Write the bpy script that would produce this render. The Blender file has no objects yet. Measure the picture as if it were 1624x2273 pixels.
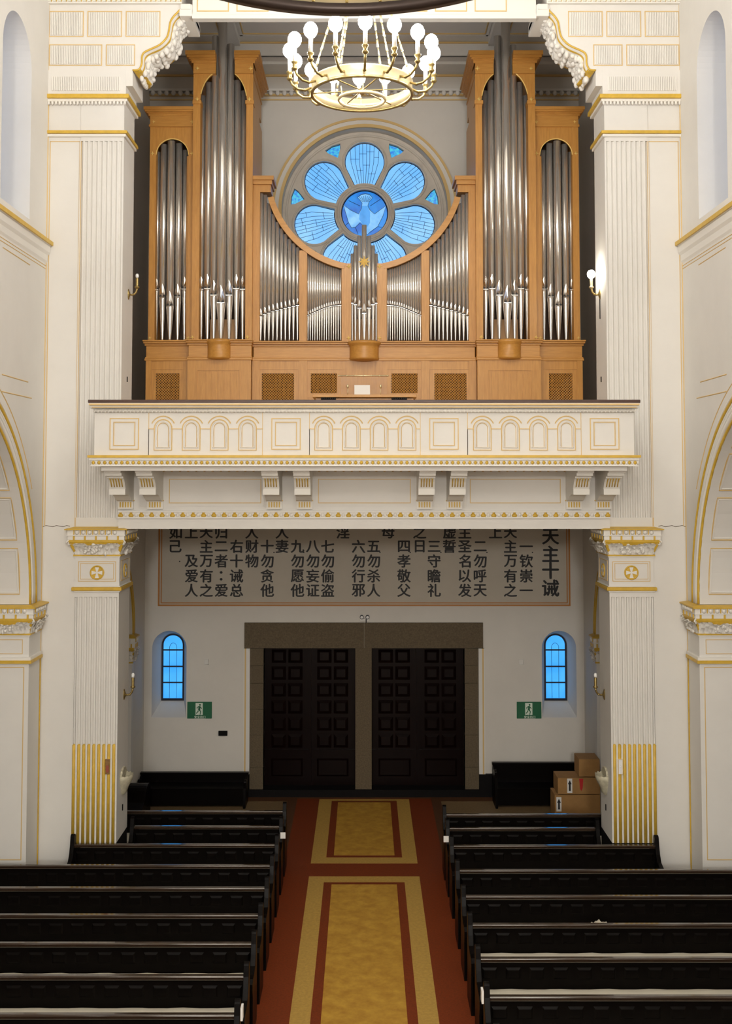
import bpy, bmesh, math, random
from mathutils import Vector, Matrix
from mathutils.geometry import tessellate_polygon
random.seed(7)
C = bpy.context.scene.collection
PI = math.pi
sin, cos = math.sin, math.cos

# ------------------------------------------------------------------ camera
FPX, XP, YP, CH = 2380.0, 808.0, 925.0, 7.0      # focal length in pixels, principal point, camera height
TH = math.atan(117.0 / FPX)                      # slight upward tilt
cd = bpy.data.cameras.new('camera')
cam = bpy.data.objects.new('camera', cd); C.objects.link(cam)
cam.location = (0, 0, CH); cam.rotation_euler = (PI / 2 + TH, 0, 0)
cd.sensor_fit = 'VERTICAL'; cd.sensor_height = 36.0; cd.lens = 36.0 * FPX / 2273
cd.shift_x = (812 - XP) / 2273; cd.shift_y = -(1136.5 - YP) / 2273
cd.clip_start = 0.05; cd.clip_end = 200
bpy.context.scene.camera = cam

def at(u, v, Y):
    """the point of the place seen at photo pixel (u, v) on the plane at distance Y"""
    a = (u - XP) / FPX; b = -(v - YP) / FPX
    k = Y / (cos(TH) - b * sin(TH))
    return a * k, CH + (sin(TH) + b * cos(TH)) * k
def zat(v, Y): return at(XP, v, Y)[1]
def xat(u, Y, v=1000): return at(u, v, Y)[0]

# ------------------------------------------------------------------ world, view, far lights
w = bpy.data.worlds.new('world'); bpy.context.scene.world = w; w.use_nodes = True
wb = w.node_tree.nodes['Background']
wb.inputs[0].default_value = (1.0, 0.93, 0.82, 1); wb.inputs[1].default_value = 0.22
vs = bpy.context.scene.view_settings
bpy.context.scene.display_settings.display_device = 'sRGB'
vs.view_transform = 'Standard'; vs.look = 'None'; vs.gamma = 1.0; vs.use_curve_mapping = False
vs.exposure = 0.0
bpy.context.scene.cycles.use_denoising = True
bpy.context.scene.cycles.sample_clamp_indirect = 6.0
BULB_SMALL, BULB_BIG, BULB_SCONCE = 74.0, 34.0, 85.0
GLASS = 1.0
def lamp(name, loc, power, col, r):
    l = bpy.data.lights.new(name, 'POINT'); l.energy = power; l.color = col; l.shadow_soft_size = r
    o = bpy.data.objects.new(name, l); C.objects.link(o); o.location = loc
lamp('choir_lamp', (0, -12, 9.6), 4500, (1.0, 0.985, 0.955), 0.8)
lamp('sanctuary_lamp', (0, 0.8, 12.4), 900, (1.0, 0.985, 0.955), 0.8)

# ------------------------------------------------------------------ materials
def mat(name, col, rough=0.6, metal=0.0, emit=None, es=0.0, noise=0.0, nscale=6.0, bump=0.0, bscale=40.0,
        stretch=None, col2=None, spec=0.5, coat=0.0):
    m = bpy.data.materials.new(name); m.use_nodes = True
    nt = m.node_tree; b = nt.nodes['Principled BSDF']
    b.inputs['Base Color'].default_value = (*col, 1); b.inputs['Roughness'].default_value = rough
    b.inputs['Metallic'].default_value = metal; b.inputs['Specular IOR Level'].default_value = spec
    b.inputs['Coat Weight'].default_value = coat; b.inputs['Coat Roughness'].default_value = 0.12
    if emit:
        b.inputs['Emission Color'].default_value = (*emit, 1); b.inputs['Emission Strength'].default_value = es
    if noise or bump:
        tc = nt.nodes.new('ShaderNodeTexCoord'); mp = nt.nodes.new('ShaderNodeMapping')
        nt.links.new(tc.outputs['Object'], mp.inputs[0])
        if stretch: mp.inputs['Scale'].default_value = stretch
    if noise:
        n = nt.nodes.new('ShaderNodeTexNoise'); n.inputs['Scale'].default_value = nscale; n.inputs['Detail'].default_value = 6
        n.inputs['Roughness'].default_value = 0.62
        nt.links.new(mp.outputs[0], n.inputs['Vector'])
        r = nt.nodes.new('ShaderNodeValToRGB')
        c2 = col2 or tuple(max(0, c * (1 - noise)) for c in col)
        r.color_ramp.elements[0].position = 0.33; r.color_ramp.elements[1].position = 0.68
        r.color_ramp.elements[0].color = (*c2, 1); r.color_ramp.elements[1].color = (*col, 1)
        nt.links.new(n.outputs['Fac'], r.inputs[0]); nt.links.new(r.outputs[0], b.inputs['Base Color'])
    if bump:
        n2 = nt.nodes.new('ShaderNodeTexNoise'); n2.inputs['Scale'].default_value = bscale; n2.inputs['Detail'].default_value = 4
        nt.links.new(mp.outputs[0], n2.inputs['Vector'])
        bp = nt.nodes.new('ShaderNodeBump'); bp.inputs['Strength'].default_value = bump; bp.inputs['Distance'].default_value = 0.01
        nt.links.new(n2.outputs['Fac'], bp.inputs['Height']); nt.links.new(bp.outputs[0], b.inputs['Normal'])
    return m

PLASTER = mat('cream_plaster', (0.80, 0.772, 0.722), 0.7, noise=0.05, nscale=1.3, bump=0.06, bscale=18)
WALLP = mat('wall_plaster', (0.76, 0.72, 0.655), 0.75, noise=0.07, nscale=0.9, bump=0.08, bscale=14)
WHITE = mat('white_stucco', (0.84, 0.81, 0.75), 0.6)
GOLD = mat('gold_paint', (0.74, 0.47, 0.055), 0.42, noise=0.18, nscale=9)
GOLDL = mat('pale_gold_line', (0.72, 0.50, 0.20), 0.5)
ENDGOLD = mat('brown_gold_line', (0.50, 0.19, 0.025), 0.5)
OAK = mat('oiled_oak', (0.60, 0.29, 0.060), 0.38, noise=0.3, nscale=5, stretch=(7, 7, 0.7), col2=(0.49, 0.22, 0.040))
OAKH = mat('oiled_oak_long_grain', (0.60, 0.29, 0.060), 0.38, noise=0.3, nscale=5, stretch=(0.7, 7, 7), col2=(0.49, 0.22, 0.040))
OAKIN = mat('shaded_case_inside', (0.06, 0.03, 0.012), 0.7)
TAN = mat('tan_windchest', (0.50, 0.30, 0.14), 0.6)
PIPE = mat('tin_pipe', (0.82, 0.79, 0.74), 0.19, metal=0.74, noise=0.1, nscale=3, stretch=(8, 8, 0.6))
LIP = mat('polished_tin', (0.88, 0.87, 0.85), 0.12, metal=1.0)
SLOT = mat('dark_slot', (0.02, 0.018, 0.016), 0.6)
BRASS = mat('brass', (0.80, 0.68, 0.42), 0.3, metal=0.7)
OLDBRASS = mat('aged_brass', (0.42, 0.31, 0.12), 0.36, metal=0.85, noise=0.3, nscale=20)
BRONZE = mat('dark_bronze', (0.05, 0.035, 0.03), 0.4, metal=0.6)
STAR = mat('gilded_star', (0.95, 0.68, 0.22), 0.3, metal=0.15)
PEW = mat('near_black_pew_wood', (0.004, 0.0026, 0.002), 0.34, noise=0.35, nscale=6, stretch=(0.6, 6, 6), spec=0.1)
RAIL = mat('worn_pew_rail', (0.040, 0.023, 0.014), 0.07, noise=0.3, nscale=8, stretch=(0.5, 6, 6), spec=0.9, coat=1.0)
CUSH = mat('off_white_seat_pad', (0.80, 0.74, 0.60), 0.85, bump=0.3, bscale=9)
CAPRAIL = mat('dark_mahogany', (0.075, 0.030, 0.018), 0.4, noise=0.3, nscale=6, stretch=(0.5, 5, 5))
STONE = mat('brown_granite', (0.155, 0.115, 0.065), 0.8, noise=0.4, nscale=34, bump=0.2, bscale=50)
TRACERY = mat('grey_stone_tracery', (0.70, 0.64, 0.56), 0.8, noise=0.12, nscale=4, bump=0.12, bscale=20)
BLACK = mat('black_stone', (0.007, 0.006, 0.006), 0.7, spec=0.12)
DOORW = mat('dark_red_door_wood', (0.007, 0.0025, 0.002), 0.3, noise=0.3, nscale=5, stretch=(6, 6, 0.7), spec=0.12)
INK = mat('black_ink', (0.012, 0.011, 0.012), 0.6)
PANELW = mat('inscription_ground', (0.60, 0.545, 0.455), 0.8, noise=0.06, nscale=2)
CARD = mat('brown_cardboard', (0.42, 0.225, 0.075), 0.85, noise=0.12, nscale=8)
PAPER = mat('white_paper', (0.86, 0.84, 0.80), 0.8)
TAPE = mat('red_tape', (0.55, 0.02, 0.02), 0.5)
GREEN = mat('exit_green', (0.010, 0.135, 0.055), 0.45)
SIGNW = mat('sign_white', (0.75, 0.85, 0.72), 0.5)
IRON = mat('dark_lead', (0.010, 0.012, 0.03), 0.5)
SHELL = mat('pale_marble', (0.60, 0.55, 0.40), 0.5, noise=0.3, nscale=14)
BULBOFF = mat('unlit_bulb', (0.85, 0.85, 0.83), 0.25)
def glow(name, col, s): return mat(name, (0.8, 0.8, 0.8), 0.4, emit=col, es=s)
BULB = glow('lit_bulb', (1.0, 0.985, 0.955), BULB_SMALL)
BULBB = glow('lit_bulb_crossing', (1.0, 0.985, 0.955), BULB_BIG)
BULBS = glow('lit_sconce_bulb', (1.0, 0.95, 0.82), BULB_SCONCE)
def glass(name, a, b, scale, s=1.0):
    """daylight seen through coloured glass, mottled"""
    m = bpy.data.materials.new(name); m.use_nodes = True; nt = m.node_tree; p = nt.nodes['Principled BSDF']
    p.inputs['Base Color'].default_value = (0.03, 0.06, 0.1, 1); p.inputs['Roughness'].default_value = 0.15
    tc = nt.nodes.new('ShaderNodeTexCoord'); n = nt.nodes.new('ShaderNodeTexNoise'); n.inputs['Scale'].default_value = scale
    r = nt.nodes.new('ShaderNodeValToRGB'); r.color_ramp.elements[0].color = (*a, 1); r.color_ramp.elements[1].color = (*b, 1)
    r.color_ramp.elements[0].position = 0.35; r.color_ramp.elements[1].position = 0.65
    nt.links.new(tc.outputs['Object'], n.inputs['Vector']); nt.links.new(n.outputs['Fac'], r.inputs[0])
    nt.links.new(r.outputs[0], p.inputs['Emission Color']); p.inputs['Emission Strength'].default_value = s * GLASS
    return m
GPETAL = glass('pale_blue_glass', (0.15, 0.47, 0.98), (0.24, 0.57, 1.0), 1.6, 1.08)
GHUB = glass('deep_blue_glass', (0.0, 0.115, 0.55), (0.002, 0.24, 0.76), 4)
GDOVE = glass('light_blue_glass', (0.12, 0.42, 0.86), (0.26, 0.60, 0.97), 5)
GDOVE2 = glass('mid_blue_glass', (0.03, 0.27, 0.72), (0.06, 0.36, 0.86), 5)
GMOSAIC = glass('mosaic_blue_glass', (0.03, 0.20, 0.75), (0.08, 0.60, 0.75), 18)
GWIN = glass('sky_blue_glass', (0.045, 0.36, 0.98), (0.08, 0.46, 1.0), 2, 1.15)
GSIDE = glass('milky_side_glass', (0.45, 0.60, 1.0), (0.55, 0.70, 1.0), 2, 0.75)

# ------------------------------------------------------------------ mesh builder
class MB:
    def __init__(s): s.bm = bmesh.new()
    def add(s, vs, fs, mi=0, smooth=False):
        v = [s.bm.verts.new(p) for p in vs]
        for f in fs:
            try:
                q = s.bm.faces.new([v[i] for i in f]); q.material_index = mi; q.smooth = smooth
            except ValueError: pass
        return v
    def box(s, x0, x1, y0, y1, z0, z1, mi=0):
        x0, x1 = sorted((x0, x1)); y0, y1 = sorted((y0, y1)); z0, z1 = sorted((z0, z1))
        s.add([(x, y, z) for x in (x0, x1) for y in (y0, y1) for z in (z0, z1)],
              [(0, 1, 3, 2), (4, 6, 7, 5), (0, 4, 5, 1), (2, 3, 7, 6), (0, 2, 6, 4), (1, 5, 7, 3)], mi)
    def prism(s, loops, a0, a1, plane='xz', mi=0, smooth=False):
        """outline with holes, extruded; xz goes along y, yz along x, xy along z"""
        if not isinstance(loops[0][0], (tuple, list)): loops = [loops]
        f = {'xz': lambda p, a: (p[0], a, p[1]), 'yz': lambda p, a: (a, p[0], p[1]), 'xy': lambda p, a: (p[0], p[1], a)}[plane]
        flat = [p for l in loops for p in l]; n = len(flat)
        tris = tessellate_polygon([[Vector((p[0], p[1], 0)) for p in l] for l in loops])
        fs = [tuple(t) for t in tris] + [tuple(i + n for i in reversed(t)) for t in tris]
        s.add([f(p, a0) for p in flat] + [f(p, a1) for p in flat], fs, mi)
        k = 0
        for l in loops:
            m = len(l)
            s.add([f(p, a0) for p in l] + [f(p, a1) for p in l],
                  [(i, (i + 1) % m, (i + 1) % m + m, i + m) for i in range(m)], mi, smooth)
            k += m
    def lathe(s, c, prof, n=16, mi=0, smooth=True, a0=0, a1=2 * PI, cap=True):
        full = abs(a1 - a0 - 2 * PI) < 1e-6; m = n if full else n + 1
        vs = [(c[0] + r * cos(a0 + (a1 - a0) * i / n), c[1] + r * sin(a0 + (a1 - a0) * i / n), c[2] + z) for r, z in prof for i in range(m)]
        fs = [(j * m + i, j * m + (i + 1) % m, (j + 1) * m + (i + 1) % m, (j + 1) * m + i)
              for j in range(len(prof) - 1) for i in range(n)]
        s.add(vs, fs, mi, smooth)
        if cap and full:
            for j in (0, len(prof) - 1):
                if prof[j][0] > 1e-4: s.add(vs[j * m:(j + 1) * m], [tuple(range(m))], mi)
    def tube(s, pts, r, n=8, mi=0, closed=False, r1=None, smooth=True):
        P = [Vector(p) for p in pts]; N = len(P); rings = []
        up = None
        for i in range(N):
            a = P[(i - 1) % N] if (closed or i) else P[0]; b = P[(i + 1) % N] if (closed or i < N - 1) else P[-1]
            t = (b - a)
            t = t.normalized() if t.length > 1e-9 else Vector((0, 0, 1))
            if up is None: up = t.orthogonal().normalized()
            up = (up - t * up.dot(t))
            up = up.normalized() if up.length > 1e-6 else t.orthogonal().normalized()
            sd = t.cross(up); rr = r if r1 is None else r + (r1 - r) * i / max(1, N - 1)
            rings.append([P[i] + (up * cos(2 * PI * k / n + PI / n) + sd * sin(2 * PI * k / n + PI / n)) * rr for k in range(n)])
        vs = [p for g in rings for p in g]
        fs = [(j * n + k, j * n + (k + 1) % n, ((j + 1) % N) * n + (k + 1) % n, ((j + 1) % N) * n + k)
              for j in range(N if closed else N - 1) for k in range(n)]
        if not closed: fs += [tuple(range(n)), tuple((N - 1) * n + k for k in range(n))]
        s.add(vs, fs, mi, smooth and n > 5)
    def ball(s, c, rx, ry=None, rz=None, nu=10, nv=6, mi=0):
        ry = ry or rx; rz = rz or rx
        vs = [(c[0], c[1], c[2] - rz)]
        for j in range(1, nv):
            b = -PI / 2 + PI * j / nv
            vs += [(c[0] + rx * cos(b) * cos(2 * PI * i / nu), c[1] + ry * cos(b) * sin(2 * PI * i / nu), c[2] + rz * sin(b)) for i in range(nu)]
        vs.append((c[0], c[1], c[2] + rz)); L = len(vs) - 1
        fs = [(0, 1 + (i + 1) % nu, 1 + i) for i in range(nu)]
        for j in range(nv - 2):
            o = 1 + j * nu
            fs += [(o + i, o + (i + 1) % nu, o + nu + (i + 1) % nu, o + nu + i) for i in range(nu)]
        o = 1 + (nv - 2) * nu
        fs += [(o + i, o + (i + 1) % nu, L) for i in range(nu)]
        s.add(vs, fs, mi, True)
    def frame(s, x0, x1, z0, z1, y, wd, th=0.008, mi=0):
        """a thin raised rectangle line on a wall that faces the nave"""
        for a in ((x0, x1, z0, z0 + wd), (x0, x1, z1 - wd, z1), (x0, x0 + wd, z0 + wd, z1 - wd), (x1 - wd, x1, z0 + wd, z1 - wd)):
            s.box(a[0], a[1], y - th, y + 0.002, a[2], a[3], mi)
    def build(s, name, mats, parent=None, bevel=0):
        bm = s.bm
        bmesh.ops.remove_doubles(bm, verts=bm.verts, dist=1e-5)
        bmesh.ops.recalc_face_normals(bm, faces=bm.faces)
        if parent is not None: off = parent.matrix_world.translation.copy() if parent.parent is None else None
        me = bpy.data.meshes.new(name)
        if parent is not None:
            o0 = Vector((0, 0, 0)); q = parent
            while q is not None: o0 += q.location; q = q.parent
        else:
            xs = [v.co.x for v in bm.verts]; ys = [v.co.y for v in bm.verts]; zs = [v.co.z for v in bm.verts]
            o0 = Vector(((min(xs) + max(xs)) / 2, (min(ys) + max(ys)) / 2, min(zs)))
        bmesh.ops.translate(bm, verts=bm.verts, vec=-o0)
        bm.to_mesh(me); bm.free()
        for m in (mats if isinstance(mats, (list, tuple)) else [mats]): me.materials.append(m)
        o = bpy.data.objects.new(name, me); C.objects.link(o)
        if parent is not None: o.parent = parent
        else: o.location = o0
        if bevel:
            b = o.modifiers.new('bevel', 'BEVEL'); b.width = bevel; b.segments = 2; b.limit_method = 'ANGLE'
        return o
def tag(o, label=None, cat=None, group=None, kind=None):
    if label: o['label'] = label
    if cat: o['category'] = cat
    if group: o['group'] = group
    if kind: o['kind'] = kind
    return o
def thing(name, loc, label=None, cat=None, group=None, kind=None):
    o = bpy.data.objects.new(name, None); C.objects.link(o); o.location = loc; o.empty_display_size = 0.2
    return tag(o, label, cat, group, kind)
def struct(o): return tag(o, kind='structure')
def circ(cx, cz, r, a0=0, a1=2 * PI, n=48, end=False):
    return [(cx + r * cos(a0 + (a1 - a0) * i / n), cz + r * sin(a0 + (a1 - a0) * i / n)) for i in range(n + (1 if end else 0))]
def archloop(cx, hw, z0, zs, n=20):
    """round-topped opening: half width hw, from z0, springing at zs"""
    return [(cx - hw, z0), (cx + hw, z0)] + circ(cx, zs, hw, 0, PI, n, True)
def text_into(mb, body, cx, y, cz, size, off=0.02, mi=0, depth=0.004):
    cu = bpy.data.curves.new('glyph', 'FONT'); cu.body = body; cu.size = 1.0; cu.align_x = 'CENTER'
    o = bpy.data.objects.new('glyph', cu); C.objects.link(o)
    bpy.context.view_layer.update()
    dg = bpy.context.evaluated_depsgraph_get(); ev = o.evaluated_get(dg); me = ev.to_mesh()
    V = [v.co.copy() for v in me.vertices]; F = [tuple(p.vertices) for p in me.polygons]
    ev.to_mesh_clear(); bpy.data.objects.remove(o); bpy.data.curves.remove(cu)
    if not V: return
    mx = (min(v.x for v in V) + max(v.x for v in V)) / 2; mz = (min(v.y for v in V) + max(v.y for v in V)) / 2
    e = size * off
    for j, (dx, dz) in enumerate(((0, 0), (e, 0), (-e, 0), (0, e * .7), (0, -e * .7))):
        mb.add([(cx + dx + (v.x - mx) * size, y - depth - j * 2e-4, cz + dz + (v.y - mz) * size) for v in V], F, mi)

# planes of the building
PF, PB = 17.7, 18.5          # front and back of the piers
GP, GW = 16.45, 17.62        # gallery parapet, gallery beam between the piers
BW = 23.4                    # end wall with the doors and the rose window
OF = 20.6                    # organ front
K = PF / 17.5
XI, XF, XO = 4.02, 4.74, 5.29   # pier: inner face, end of flutes, corner with the side wall
XL = 4.75                    # side walls of the loft and the porch
zp = lambda v: zat(v, PF)

# ------------------------------------------------------------------ floor
m = MB()
m.box(-9, 9, -18, BW + 0.6, -0.2, 0, 0)
m.box(-1.42, 1.42, -18, 23.2, 0, 0.003, 1)
def inlay(y0, y1, ring0, ring1):
    m.box(-0.95, 0.95, y0, y1, 0.003, 0.005, 2)
    m.box(-0.685, 0.685, ring0, ring1, 0.005, 0.007, 1)
    m.box(-0.55, 0.55, ring0 + 0.1, ring1 - 0.1, 0.007, 0.009, 3)
inlay(-18, 18.82, -17.5, 18.55)
inlay(19.43, 23.15, 19.72, 23.02)
for s in (-1, 1):
    m.box(s * 1.62, s * 4.6, 21.1, 23.0, 0, 0.004, 4)
FLB = mat('dark_terrazzo', (0.13, 0.055, 0.022), 0.45, noise=0.3, nscale=30)
FRED = mat('red_terrazzo', (0.25, 0.042, 0.006), 0.55, noise=0.35, nscale=40, bump=0.05)
FYEL = mat('yellow_terrazzo', (0.60, 0.37, 0.085), 0.55, noise=0.22, nscale=24)
FINN = mat('mottled_ochre_terrazzo', (0.64, 0.37, 0.055), 0.55, noise=0.42, nscale=5, col2=(0.45, 0.225, 0.028))
FBEI = mat('beige_terrazzo', (0.30, 0.20, 0.10), 0.5, noise=0.3, nscale=30)
fl = struct(m.build('floor', [FLB, FRED, FYEL, FINN, FBEI]))

# ------------------------------------------------------------------ end wall with openings
ROSE = at(809, 465, BW); RX, RZ = ROSE[0], ROSE[1]
RU = 0.00984 * 1.0           # metres per pixel on the end wall
WX, WS = 4.21, 3.14          # small windows: centre and springing
DOORS = [(-2.17, -0.19), (0.16, 2.165)]
DT = 3.27
loops = [[(-XL - 0.5, -0.1), (XL + 0.5, -0.1), (XL + 0.5, 17), (-XL - 0.5, 17)], circ(RX, RZ, 186 * RU, n=72)]
for s in (-1, 1): loops.append(archloop(s * WX, 0.372, 1.66, WS))
for a, b in DOORS: loops.append([(a, 0.14), (b, 0.14), (b, DT), (a, DT)])
m = MB(); m.prism(loops, BW, BW + 0.55, 'xz')
struct(m.build('wall_back', WALLP))
m = MB(); m.box(-XL - 0.5, XL + 0.5, BW + 1.4, BW + 1.5, -0.2, 17)
struct(m.build('wall_outside', BLACK))

# mouldings round the rose window
m = MB()
def ring(mb, r0, r1, y0, y1, mi, n=72, a0=0, a1=2 * PI):
    mb.prism([circ(RX, RZ, r1 * RU, n=n), circ(RX, RZ, r0 * RU, n=n)], y0, y1, 'xz', mi)
ring(m, 202, 207, BW - 0.07, BW, 1); ring(m, 193, 202, BW - 0.045, BW, 0); ring(m, 186, 193, BW - 0.06, BW + 0.02, 1)
struct(m.build('trim_rose', [PLASTER, GOLDL]))

# ------------------------------------------------------------------ rose window
rw = thing('window_1', (RX, BW, RZ - 1.8), kind='structure')
TY = BW + 0.30
def petal(k, dr=0.0, n=18):
    """outline of a petal opening in pixels round the hub"""
    th = PI / 2 + 2 * PI * k / 7
    R, hw, ri, hi = 117.5, 45.5 - dr, 68.0 + dr, 24.0 - dr
    pts = []
    # inner arc
    for i in range(7):
        a = -1 + 2 * i / 6
        pts.append((math.sqrt(ri * ri - (a * hi) ** 2), a * hi))
    # right side runs to the round end
    a_t = -PI / 2 + 0.20
    for i in range(n + 1):
        a = (PI / 2 + 0.30) - (PI + 0.60) * i / n
        pts.append((R + hw * cos(a), hw * sin(a)))
    out = []
    for r, t in pts:
        out.append((RX + (r * cos(th) - t * sin(th)) * RU, RZ + (r * sin(th) + t * cos(th)) * RU))
    return out
def spandrel(k, sh=1.0):
    th = PI / 2 + 2 * PI * (k + 0.5) / 7
    pts = [(140, 0), (158, 15), (168, 19), (171, 0), (168, -19), (158, -15)]
    c = 158
    out = []
    for r, t in pts:
        r = c + (r - c) * sh; t *= sh
        out.append((RX + (r * cos(th) - t * sin(th)) * RU, RZ + (r * sin(th) + t * cos(th)) * RU))
    return out
loops = [circ(RX, RZ, 190 * RU, n=72), circ(RX, RZ, 53.5 * RU, n=40)]
for k in range(7): loops.append(petal(k)); loops.append(spandrel(k))
m = MB(); m.prism(loops, TY, TY + 0.2, 'xz')
# raised roll mouldings on the stone ribs
for k in range(7):
    m.tube([(x, TY, z) for x, z in petal(k, -4)], 0.018, 6, closed=True)
m.tube([(x, TY, z) for x, z in circ(RX, RZ, 60 * RU)], 0.03, 6, closed=True)
m.tube([(x, TY, z) for x, z in circ(RX, RZ, 177 * RU, n=72)], 0.03, 6, closed=True)
tr = m.build('tracery', TRACERY, rw); tag(tr, 'grey stone tracery with seven petal openings')
for k in range(7):
    m = MB(); m.prism(petal(k, -1.5), TY + 0.10, TY + 0.112, 'xz')
    pn = m.build('petal_pane', GPETAL, rw)
    m = MB(); th = PI / 2 + 2 * PI * k / 7
    def pp(r, t): return (RX + (r * cos(th) - t * sin(th)) * RU, TY + 0.095, RZ + (r * sin(th) + t * cos(th)) * RU)
    for a in (-0.75, -0.5, -0.28, -0.1, 0.1, 0.28, 0.5, 0.75):
        rmax = 117.5 + math.sqrt(max(0, 45 ** 2 - (a * 44) ** 2))
        m.tube([pp(70, a * 23), pp(117, a * 41), pp(rmax, a * 44)], 0.0045, 4)
    for r, cuts in ((92, (-0.75, -0.28)), (100, (0.1, 0.5)), (112, (-0.28, 0.1)), (126, (0.28, 0.75)), (130, (-0.75, -0.5)), (138, (-0.1, 0.28)), (143, (-0.5, -0.1))):
        hw = 23 + (44 - 23) * min(1, (r - 70) / 45)
        m.tube([pp(r, cuts[0] * hw), pp(r, cuts[1] * hw)], 0.0045, 4)
    m.tube([(x, TY + 0.09, z) for x, z in petal(k, 1)], 0.010, 4, closed=True)
    m.build('lead_lines', IRON, pn)
    m = MB(); m.prism(spandrel(k, 1.06), TY + 0.10, TY + 0.112, 'xz'); sp = m.build('spandrel_pane', GMOSAIC, rw)
    m = MB(); q = spandrel(k, 0.97); m.tube([(x, TY + 0.09, z) for x, z in q], 0.010, 4, closed=True); m.build('lead_lines', IRON, sp)
m = MB(); m.prism(circ(RX, RZ, 55 * RU, n=40), TY + 0.10, TY + 0.112, 'xz')
hub = m.build('hub_pane', GHUB, rw)
def cr(cx, cy): return RX + (cx / 3.248 + 560 - 809) * RU, RZ - (cy / 3.248 + 250 - 465) * RU
dove = [(755, 578), (785, 556), (815, 550), (845, 556), (868, 580), (842, 610), (832, 640), (848, 672), (882, 702), (965, 640), (945, 715),
        (905, 795), (850, 835), (828, 855), (812, 830), (800, 790), (775, 765), (740, 800), (712, 805), (690, 765), (650, 632), (705, 672), (765, 702), (785, 660), (790, 620), (775, 598)]
dv = [cr(*p) for p in dove]
m = MB(); m.prism(dv, TY + 0.085, TY + 0.099, 'xz', 0)
body = [cr(*p) for p in [(790, 640), (832, 640), (850, 690), (848, 770), (815, 815), (795, 780), (768, 740), (772, 700)]]
m.prism(body, TY + 0.078, TY + 0.084, 'xz', 1)
for x0, y0, x1, y1 in ((858, 705, 872, 745), (882, 700, 897, 750), (908, 685, 922, 725)):
    m.prism([cr(x0, y0), cr(x1, y0), cr(x1, y1), cr(x0, y1)], TY + 0.078, TY + 0.084, 'xz', 2)
dvo = m.build('dove', [GDOVE, GDOVE2, GDOVE], hub); tag(dvo, 'pale blue descending dove of glass')
m = MB(); m.tube([(x, TY + 0.08, z) for x, z in dv], 0.006, 4, closed=True)
for tx in (770, 785, 800, 815, 830, 845, 858):
    a = cr(tx, 562 + abs(tx - 812) * 0.3); b = cr(812 + (tx - 812) * 0.45, 610); m.tube([(a[0], TY + 0.08, a[1]), (b[0], TY + 0.08, b[1])], 0.004, 4)
m.tube([(x, TY + 0.09, z) for x, z in circ(RX, RZ, 52.5 * RU)], 0.012, 4, closed=True)
for p, q in (((690, 600), (775, 640)), ((850, 640), (925, 590)), ((690, 765), (660, 790)), ((905, 795), (935, 800)), ((740, 800), (760, 850))):
    a = cr(*p); b = cr(*q); m.tube([(a[0], TY + 0.095, a[1]), (b[0], TY + 0.095, b[1])], 0.005, 4)
m.build('lead_lines', IRON, hub)

# ------------------------------------------------------------------ two small windows in the end wall
for idx, s in ((2, -1), (3, 1)):
    X = s * 4.215
    wd = thing('window_%d' % idx, (X, BW + 0.5, 1.9), kind='structure')
    gy = BW + 0.5
    # splayed reveal with a sloping sill
    m = MB(); o = archloop(s * WX, 0.372, 1.66, WS, 20); i_ = archloop(X, 0.245, 1.93, 3.13, 20); n = len(o)
    m.add([(p[0], BW, p[1]) for p in o] + [(p[0], gy, p[1]) for p in i_], [(k, (k + 1) % n, (k + 1) % n + n, k + n) for k in range(n)], 0)
    m.build('reveal', WALLP, wd)
    m = MB(); m.prism(archloop(X, 0.235, 1.94, 3.13), gy + 0.012, gy + 0.022, 'xz'); g = m.build('pane', GWIN, wd)
    m = MB(); m.prism([archloop(X, 0.25, 1.92, 3.13), archloop(X, 0.213, 1.965, 3.13)], gy - 0.03, gy + 0.03, 'xz')
    for z in (2.31, 2.66, 3.02): m.box(X - 0.22, X + 0.22, gy - 0.02, gy + 0.01, z - 0.014, z + 0.014)
    m.build('frame', IRON, wd)
    m = MB(); pts = [(X - 0.075, gy + 0.008, 1.97), (X - 0.08, gy + 0.008, 3.05)] + [(X + 0.08 * cos(a), gy + 0.008, 3.07 + 0.1 * sin(a)) for a in [PI - PI * k / 8 for k in range(9)]] + [(X + 0.075, gy + 0.008, 1.97)]
    m.tube(pts, 0.0045, 4); m.build('lead_lines', IRON, g)

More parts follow.
